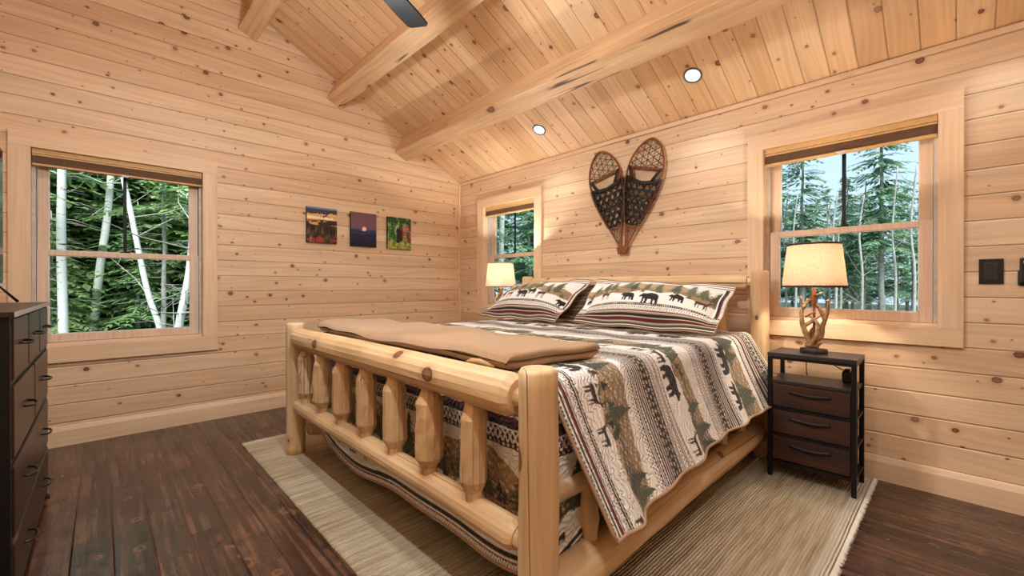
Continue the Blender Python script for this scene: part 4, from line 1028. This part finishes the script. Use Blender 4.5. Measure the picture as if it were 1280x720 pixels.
mb = MB(); mb.box(4.481, 4.550, -.012, 0, 1.105, 1.180, .006); obj('holder', mb, m_plast, rm)
mb = MB(); mb.box(4.486, 4.545, -.030, -.012, 1.115, 1.240, .014); bd = obj('body', mb, m_plast, rm)
mb = MB(); mb.tube([(4.512, -.0295, 1.218), (4.512, -.032, 1.218)], .015, 20); obj('button', mb, m_white, bd)
mb = MB(); mb.tube([(4.512, -.0295, 1.160), (4.512, -.032, 1.160)], .009, 20); obj('button', mb, m_pgrey, bd)

# ------------------------------------------------------------------ rug
def rug_mat():
    g = G('woven_rug'); v, x, y, z = g.pos()
    rib = g.math('SINE', g.math('ADD', g.math('MULTIPLY', x, 2 * PI / .0125), g.math('MULTIPLY', g.noise(g.xyz(g.math('MULTIPLY', x, 12.), g.math('MULTIPLY', y, 5.)), 1.0, 2), 5.0)))
    st = g.noise(g.xyz(g.math('MULTIPLY', x, 55.), g.math('MULTIPLY', y, 3.0), 0), 1.0, 3, .6); bg = g.noise(g.xyz(g.math('MULTIPLY', x, 3.), g.math('MULTIPLY', y, 1.2), 0), 1.0, 2)
    f = g.math('ADD', g.math('MULTIPLY', st, .75), g.math('MULTIPLY', bg, .35))
    col = g.ramp(f, [(.36, lin((160, 137, 107))), (.52, lin((196, 173, 141))), (.7, lin((220, 203, 174)))])
    col = g.mix(g.rng(rib, -1, 1, .20, 0), col, lin((120, 104, 86)))
    band = g.math('MAXIMUM', g.rng(x, 1.495, 1.505), g.rng(x, -1.495, -1.505)); col = g.mix(g.math('MULTIPLY', band, .8), col, lin((220, 208, 186)))
    pile = g.noise(v, 420, 2)
    g.principled(col, .97, 0, g.bump(rib, .006, .8, g.bump(pile, .004, .6)), .15); return g.m
m_rug = rug_mat(); m_fringe = simple('ivory_fringe', (222, 212, 194), .95, 0, .08, 90)
rx0, rx1, ry0, ry1 = .835, 3.955, -2.505, -.030
rg = thing('rug', 'large beige woven rug with fringed ends, under the bed and nightstand', 'rug', ((rx0 + rx1) / 2, (ry0 + ry1) / 2, 0))
nx, ny = 90, 120; mb = MB(); vs = []; fs = []
for lev in (.0005, .010):
    for i in range(nx + 1):
        for j in range(ny + 1):
            x = rx0 + (rx1 - rx0) * i / nx; y = ry0 + (ry1 - ry0) * j / ny
            if i in (0, nx): x += .006 * math.sin(j * 1.7) + random.uniform(-.004, .004)
            if j in (0, ny): y += .001 * math.sin(i * .9)
            ed = i in (0, nx) or j in (0, ny)
            vs.append((x, y, lev if not (ed and lev > .005) else .007))
o2 = (nx + 1) * (ny + 1)
for i in range(nx):
    for j in range(ny):
        a = i * (ny + 1) + j; fs.append((o2 + a, o2 + a + ny + 1, o2 + a + ny + 2, o2 + a + 1))
for i in range(nx):
    for j in (0, ny): a = i * (ny + 1) + j; fs.append((a, a + ny + 1, o2 + a + ny + 1, o2 + a))
for j in range(ny):
    for i in (0, nx): a = i * (ny + 1) + j; fs.append((a, a + 1, o2 + a + 1, o2 + a))
mb.add(vs, fs, True); obj('rug_field', mb, m_rug, rg)
for X, s in ((rx0, -1), (rx1, 1)):
    mb = MB(); y = ry0 + .005
    while y < ry1:
        L = random.uniform(.010, .020); w = random.uniform(-.004, .004)
        mb.tube([(X - s * .006, y, .007), (X + s * L * .5, y + w * .4, .006), (X + s * L, y + w, .003)], [.0032, .0028, .0016], 5); y += random.uniform(.005, .008)
    tag(obj('fringe', mb, m_fringe, rg), kind='stuff')

# ------------------------------------------------------------------ ceiling fan
m_fan = timber('dark_fan_blade', 'X', [(18, 18, 17), (26, 25, 24)], knots=0, grain=.2, rough=.75)
hub = Vector((2.515, -2.425, 2.5))
fan = thing('ceiling_fan', 'dark ceiling fan with only one blade tip in the picture', 'ceiling fan', tuple(hub), local=True)
mb = MB(); mb.lathe([(.0, -.06), (.10, -.055), (.13, -.02), (.13, .05), (.06, .10), (.02, .12)], n=32, cap=False); obj('motor', mb, m_black, fan)
hz = zc(hub.y) - hub.z
mb = MB(); mb.tube([(0, 0, .1), (0, 0, hz + .01)], .013, 12); obj('downrod', mb, m_black, fan)
mb = MB(); mb.lathe([(.02, hz - .10), (.06, hz - .06), (.075, hz - .03), (.075, hz + .06)], n=24); obj('canopy_cap', mb, m_black, fan)
for k in range(3):
    a = math.atan2(.882, -.472) + 2 * PI * k / 3
    Mz = Matrix.Rotation(a, 4, 'Z') @ Matrix.Rotation(math.radians(8), 4, 'X')
    out = [(.16, -.045), (.22, -.060), (.40, -.066), (.495, -.064), (.510, -.050), (.518, .050), (.505, .062), (.40, .066), (.22, .060), (.16, .045)]
    mb = MB().prism(out, lambda a_, b_, d: tuple(Mz @ Vector((a_, b_, d))), -.005, .005); bl_ = obj('blade', mb, m_fan, fan)
    mb = MB().box(.09, .24, -.018, .018, .005, .011, .002, Mz); obj('blade_iron', mb, m_black, bl_)
m_diff = emit('added_fan_lens', (1, .93, .82, 1), 6)  # glowing lens under the motor is added; no light kit is in view
mb = MB(); mb.lathe([(.045, -.058), (.05, -.075), (.05, -.08), (0, -.082)], n=32, cap=False); obj('added_light_lens', mb, m_diff, fan)
FAN_FILL_W = 52
fl_ = lamp('POINT', 'fan_fill_light', (hub.x, hub.y, hub.z - .17), FAN_FILL_W, (.88, .95, 1), .07)  # added point light below the fan, fills the room with neutral light
fl_.data.specular_factor = .0
# ------------------------------------------------------------------ woods outside
def ground_mat():
    g = G('forest_floor'); v, x, y, z = g.pos(); a = g.noise(v, .9, 4, .65); b = g.noise(v, 9, 3)
    g.principled(g.mix(g.rng(b, .35, .7, 0, .6), g.ramp(a, [(.35, lin((40, 50, 32))), (.5, lin((62, 68, 46))), (.66, lin((92, 92, 68)))]), lin((60, 66, 44))), .95); return g.m
GZ = -.9
mb = MB(); N_ = 40; vs = []; fs = []
for i in range(N_ + 1):
    for j in range(N_ + 1):
        x, y = -60 + 120 * i / N_, -60 + 120 * j / N_; vs.append((x, y, GZ + .12 * math.sin(x * .7) * math.cos(y * .5)))
for i in range(N_):
    for j in range(N_): a = i * (N_ + 1) + j; fs.append((a, a + N_ + 1, a + N_ + 2, a + 1))
mb.add(vs, fs, True); struct('ground_outside', mb, ground_mat())
def foliage(name, c0, c1):
    g = G(name); v, x, y, z = g.pos(); a = g.noise(v, 1.6, 3, .6); oi = g.n('ObjectInfo')
    col = g.ramp(g.math('ADD', g.math('MULTIPLY', a, .8), g.math('MULTIPLY', oi.outputs['Random'], .2)), [(.3, lin(c0)), (.7, lin(c1))])
    d = g.n('BsdfDiffuse'); tr = g.n('BsdfTranslucent'); mx = g.n('MixShader'); mx.inputs[0].default_value = .35
    g.put(d.inputs[0], col); g.put(tr.inputs[0], col); g.t.links.new(d.outputs[0], mx.inputs[1]); g.t.links.new(tr.outputs[0], mx.inputs[2]); g.t.links.new(mx.outputs[0], g.out.inputs[0]); return g.m
m_need = foliage('spruce_needles', (112, 152, 118), (172, 202, 168)); m_need2 = foliage('fir_needles', (112, 152, 104), (186, 206, 138))
m_bark = simple('grey_spruce_bark', (176, 174, 166), .9, 0, .25, 14); m_dead = simple('dead_grey_twigs', (168, 164, 152), .9, 0, .15, 10)
def birch_mat():
    g = G('white_birch_bark'); v, x, y, z = g.pos()
    a = g.noise(g.xyz(g.math('MULTIPLY', x, 6.), g.math('MULTIPLY', y, 6.), g.math('MULTIPLY', z, 22.)), 1.0, 3, .6); b = g.noise(v, 5, 2)
    col = g.mix(g.rng(a, .60, .68), g.mix(b, lin((222, 220, 214)), lin((248, 247, 244))), lin((62, 58, 54))); g.principled(col, .8); return g.m
m_birch = birch_mat()
def kites(vs, fs, p, d, L, w, sag):
    d = d.normalized(); s = d.cross(Vector((0, 0, 1)));
    if s.length < .05: s = Vector((1, 0, 0))
    s = s.normalized(); o = len(vs); m = p + d * (L * .45) + Vector((0, 0, -sag * .3)); t = p + d * L + Vector((0, 0, -sag))
    vs += [tuple(p), tuple(m + s * w), tuple(t), tuple(m - s * w)]; fs.append((o, o + 1, o + 2, o + 3))
def conifer(seed, h, lmax, z0, dens=1.0, dead_to=0.0, need=None, up=.1):
    r_ = random.Random(seed)
    root = thing('spruce_tree', None, None, (0, 0, 0), local=True)
    mb = MB(); pts = [(r_.uniform(-.03, .03) * (i > 0), r_.uniform(-.03, .03) * (i > 0), -.2 + (h + .2) * i / 10) for i in range(11)]
    mb.tube(pts, [.011 * h * (1 - i / 10.5) + .012 for i in range(11)], 8); obj('trunk', mb, m_bark, root)
    vs, fs = [], []; z = z0; dmb = MB()
    while z < h - .1:
        fr = (z - z0) / (h - z0); nb = r_.choice((4, 5, 6))
        for k in range(nb):
            az = r_.uniform(0, 2 * PI); L = lmax * ((1 - fr) ** .85) * r_.uniform(.65, 1.1) + .15
            d = Vector((math.cos(az), math.sin(az), 0)); zz = z + r_.uniform(-.12, .12); steps = max(4, int(L / .16))
            for i in range(steps):
                u = (i + .6) / steps; p = Vector((0, 0, zz)) + d * (L * u) + Vector((0, 0, L * (up * u - .34 * u * u)))
                for sgn in (-1, 1):
                    an = az + sgn * r_.uniform(.5, 1.05); q = L * .36 * (1.05 - .75 * u) * r_.uniform(.7, 1.2) + .07
                    kites(vs, fs, p, Vector((math.cos(an), math.sin(an), r_.uniform(-.25, .1))), q, .045 + .05 * q, q * .25)
                kites(vs, fs, p, d + Vector((0, 0, r_.uniform(-.4, .2))), .22, .05, .03)
        z += .30 / dens * (1 - .45 * fr)
    z = .4
    while z < max(z0, dead_to):
        for k in range(r_.choice((1, 2, 3))):
            az = r_.uniform(0, 2 * PI); L = lmax * r_.uniform(.4, .95); d = Vector((math.cos(az), math.sin(az), 0)); c = Vector((0, 0, z))
            P = [c, c + d * (L * .5) + Vector((0, 0, -.02 * L)), c + d * L + Vector((r_.uniform(-.1, .1), r_.uniform(-.1, .1), -.16 * L + r_.uniform(-.1, .1)))]
            dmb.tube(P, [.012, .008, .003], 3, cap=False)
            for _ in range(4):
                u = r_.uniform(.3, .95); b = P[0].lerp(P[2], u); an = az + r_.choice((-1, 1)) * r_.uniform(.4, .9); l = L * .35 * r_.uniform(.4, 1)
                dmb.tube([b, b + Vector((math.cos(an) * l, math.sin(an) * l, -.1 * l))], [.006, .002], 3, cap=False)
        z += .20
    mb = MB(); mb.add(vs, fs); obj('foliage', mb, need or m_need, root, fix=False)
    if dmb.v: tag(obj('bare_branches', dmb, m_dead, root, fix=False), 'bare grey lower branches')
    return root
protoA = conifer(1, 10.5, 1.9, 2.6, 1.05); protoB = conifer(2, 12.5, 2.1, 4.2, 1.0); protoC = conifer(3, 9.0, 1.7, 2.0, 1.15)
protoD = conifer(5, 7.5, 2.3, .6, 1.1, need=m_need2); protoE = conifer(6, 9.0, 2.5, 1.6, 1.1, need=m_need2, dead_to=2.0); protoF = conifer(8, 7.5, 1.5, 5.6, .8, dead_to=5.8, need=m_need2)
first = set()
def plant(proto, x, y, s, rz, label, group):
    o = proto if proto.name not in first else copy_tree(proto)
    first.add(proto.name); o.location = (x, y, GZ); o.scale = (s, s, s * 1.0); o.rotation_euler = (0, 0, rz)
    tag(o, label, 'tree', group)
R = random.Random(17)
LAB = {0: 'tall grey-green spruce in the row seen through the window behind the oatmeal lamp shade', 1: 'dense spruce seen through the narrow window behind the white lamp', 2: 'dark green fir standing in the woods outside the window on the left wall'}
GRP = {0: 'spruces outside the right window', 1: 'spruces outside the far window', 2: 'firs outside the left window'}
W2T = [(2.1, 20, protoB, .86), (-.45, 19, protoA, .92), (-1.7, 20, protoA, .84), (3.9, 21, protoA, .80), (.75, 21.5, protoC, .80), (-3.3, 22, protoB, .78), (5.4, 20, protoC, .9)]
rb_ = random.Random(41)
for i in range(34):
    y = 24 + 12 * (i % 9) / 9 + rb_.uniform(-.6, .6); x = -7.5 + 15 * ((i * 7) % 34) / 34 + rb_.uniform(-.4, .4)
    W2T.append((x, y, protoC, (.175 * (y + 3.2) + 2.0) * rb_.uniform(.78, 1.08) / 9.0))
for (x, y, p, s) in W2T:
    plant(p, x, y, s, R.uniform(0, 6.28), LAB[0], GRP[0])
for (x, y, p, s) in [(-6.3, 7.8, protoC, .85), (-9.0, 8.0, protoC, .9), (-8.2, 10.5, protoC, 1.1), (-11.5, 10.0, protoC, 1.15), (-10.5, 13.5, protoC, 1.3), (-13.5, 13.0, protoC, 1.3), (-14.5, 16.5, protoA, 1.2), (-12, 17, protoA, 1.2), (-7.0, 12.0, protoC, 1.1), (-9.6, 11.6, protoC, .8), (-16.5, 15, protoC, 1.4), (-15.5, 12.6, protoC, 1.2), (-10.0, 15.5, protoC, 1.2)]:
    plant(p, x, y, s, R.uniform(0, 6.28), LAB[1], GRP[1])
for (x, y, p, s) in [(-7.2, -4.6, protoD, 1.0), (-8.0, -2.2, protoE, 1.0), (-9.4, -3.4, protoD, 1.15), (-7.0, -1.2, protoD, .95), (-10.5, -5.2, protoE, 1.1), (-11.0, -1.2, protoD, 1.3), (-12.5, -3.0, protoE, 1.25), (-9.0, -.2, protoE, 1.1), (-13.5, -5.5, protoD, 1.4), (-14.5, -.6, protoD, 1.5), (-15.5, -3.4, protoD, 1.6), (-13.0, .8, protoE, 1.3), (-6.6, -6.2, protoE, .95), (-16.5, -6.5, protoD, 1.6), (-17, .6, protoE, 1.6), (-18, -2.2, protoD, 1.8), (-6.4, -2.3, protoD, .62), (-6.0, -4.9, protoD, .6), (-7.4, -3.3, protoD, .8), (-5.6, -1.3, protoD, .55), (-8.6, -4.0, protoD, .95), (-8.4, -1.1, protoD, .9), (-5.4, -2.75, protoD, .46), (-5.2, -3.75, protoD, .42), (-6.9, -3.9, protoD, .75), (-6.8, -1.75, protoD, .7), (-7.8, -2.7, protoD, .9)]:
    plant(p, x, y, s, R.uniform(0, 6.28), LAB[2], GRP[2])
for i, (x, y, s) in enumerate([(-4.2, -4.15, .55), (-5.0, -2.45, .6), (-5.6, -3.9, .7), (-4.1, -1.75, .6)]):
    plant(protoF, x, y, s, R.uniform(0, 6.28), 'thin half-bare spruce with grey dead branches close outside the left window', 'half-bare spruces outside the left window')
def birch(label, pts, r0, r1, seed, nb=9, group=None, bark=None):
    r_ = random.Random(seed); P = [Vector(p) for p in pts]
    t = thing('birch_tree', label, 'tree', tuple(P[0]), group)
    Q = [Vector(q) for q in crv(P, 5)]; n = len(Q)
    mb = MB(); mb.tube(Q, [r0 + (r1 - r0) * i / (n - 1) for i in range(n)], 9); obj('trunk', mb, bark or m_birch, t)
    mb = MB()
    for k in range(nb):
        u = r_.uniform(.15, .98); b = Q[int(u * (n - 1))]; az = r_.uniform(0, 6.28); L = r_.uniform(.5, 1.5)
        d = Vector((math.cos(az), math.sin(az), r_.uniform(.05, .9)))
        B = [b, b + d * L * .5, b + d * L + Vector((r_.uniform(-.2, .2), r_.uniform(-.2, .2), .1))]; mb.tube(B, [.011, .007, .002], 4, cap=False)
        for _ in range(4):
            c = B[0].lerp(B[2], r_.uniform(.3, 1)); mb.tube([c, c + Vector((r_.uniform(-.4, .4), r_.uniform(-.4, .4), r_.uniform(-.1, .4)))], [.005, .0015], 3, cap=False)
    obj('branches', mb, m_dead, t, fix=False)
birch('straight pale birch nearest the dresser, outside the left window', [(-4.5, -3.59, GZ - .1), (-4.5, -3.60, .3), (-4.5, -3.62, 1.76), (-4.5, -3.61, 3.0), (-4.6, -3.6, 5.5)], .062, .04, 1)
birch('slightly leaning birch left of the dark window bar, outside the left window', [(-6, -3.42, GZ - .1), (-6, -3.25, 1.2), (-6, -3.137, 2.33), (-6, -3.07, 3.46), (-6, -2.95, 6)], .066, .04, 2)
birch('thin white birch leaning across the middle of the left window', [(-3.5, -2.42, GZ - .1), (-3.5, -2.60, .40), (-3.5, -2.736, .97), (-3.5, -2.83, 1.52), (-3.5, -2.93, 2.17), (-3.5, -3.03, 2.8), (-3.5, -3.2, 4.2)], .040, .026, 3)
birch('white birch at the right side of the left window, near the far casing', [(-3.0, -2.60, GZ - .1), (-3.0, -2.47, .43), (-3.0, -2.41, .86), (-3.0, -2.345, 1.3), (-3.0, -2.30, 1.96), (-3.0, -2.24, 3.6)], .052, .036, 4)
birch('white birch seen through the narrow window above the white lamp shade', [(-9.2, 9.0, GZ - .1), (-9.05, 9.0, 4.0), (-8.83, 9.0, 4.9), (-8.45, 9.0, 6.0), (-8.2, 9, 8)], .12, .07, 5, 12)
for i, (x, y) in enumerate([(1.1, 16.5), (-.4, 17.5), (3.2, 17), (2.6, 18.5), (1.7, 17.8), (.3, 20), (-1.1, 19), (2.95, 21), (.9, 18.8), (-.9, 21.5), (3.8, 19), (1.45, 20.5)]):
    z = GZ; birch('slender grey trunk among the spruces, outside the right window', [(x, y, z - .1), (x + .05, y, 1.5), (x - .05, y, 3.2), (x + .1, y, 4.6 + .35 * (i % 4))], .055, .02, 20 + i, 10, 'slender trunks outside the right window', m_bark)

# ------------------------------------------------------------------ daylight and render look
w = bpy.data.worlds.new('sky'); bpy.context.scene.world = w; w.use_nodes = True; nt = w.node_tree; nt.nodes.clear()
tc = nt.nodes.new('ShaderNodeTexCoord'); sx = nt.nodes.new('ShaderNodeSeparateXYZ'); nt.links.new(tc.outputs['Generated'], sx.inputs[0])
cr = nt.nodes.new('ShaderNodeValToRGB'); nt.links.new(sx.outputs[2], cr.inputs[0])
cr.color_ramp.elements[0].position = 0; cr.color_ramp.elements[0].color = (.66, .80, 1.0, 1); cr.color_ramp.elements[1].position = .7; cr.color_ramp.elements[1].color = (.45, .63, .95, 1)
bg = nt.nodes.new('ShaderNodeBackground'); nt.links.new(cr.outputs[0], bg.inputs[0]); bg.inputs[1].default_value = .85
wo = nt.nodes.new('ShaderNodeOutputWorld'); nt.links.new(bg.outputs[0], wo.inputs[0])
sl = bpy.data.lights.new('hazy_sun', 'SUN'); sl.energy = 5.0; sl.angle = math.radians(50); sl.color = (1, .97, .93)
so = bpy.data.objects.new('hazy_sun', sl); C.objects.link(so); so.location = (12, -12, 20); so.rotation_euler = Vector((-.62, .40, -1.0)).to_track_quat('-Z', 'Y').to_euler()
sc = bpy.context.scene
sc.view_settings.view_transform = 'Standard'; sc.view_settings.look = 'None'; sc.view_settings.gamma = 1; sc.view_settings.exposure = 0.72
try: sc.view_settings.use_curve_mapping = False
except Exception: pass
cy = sc.cycles; cy.use_denoising = True; cy.max_bounces = 10; cy.diffuse_bounces = 5; cy.transparent_max_bounces = 12; cy.caustics_reflective = False; cy.caustics_refractive = False; cy.sample_clamp_indirect = 6
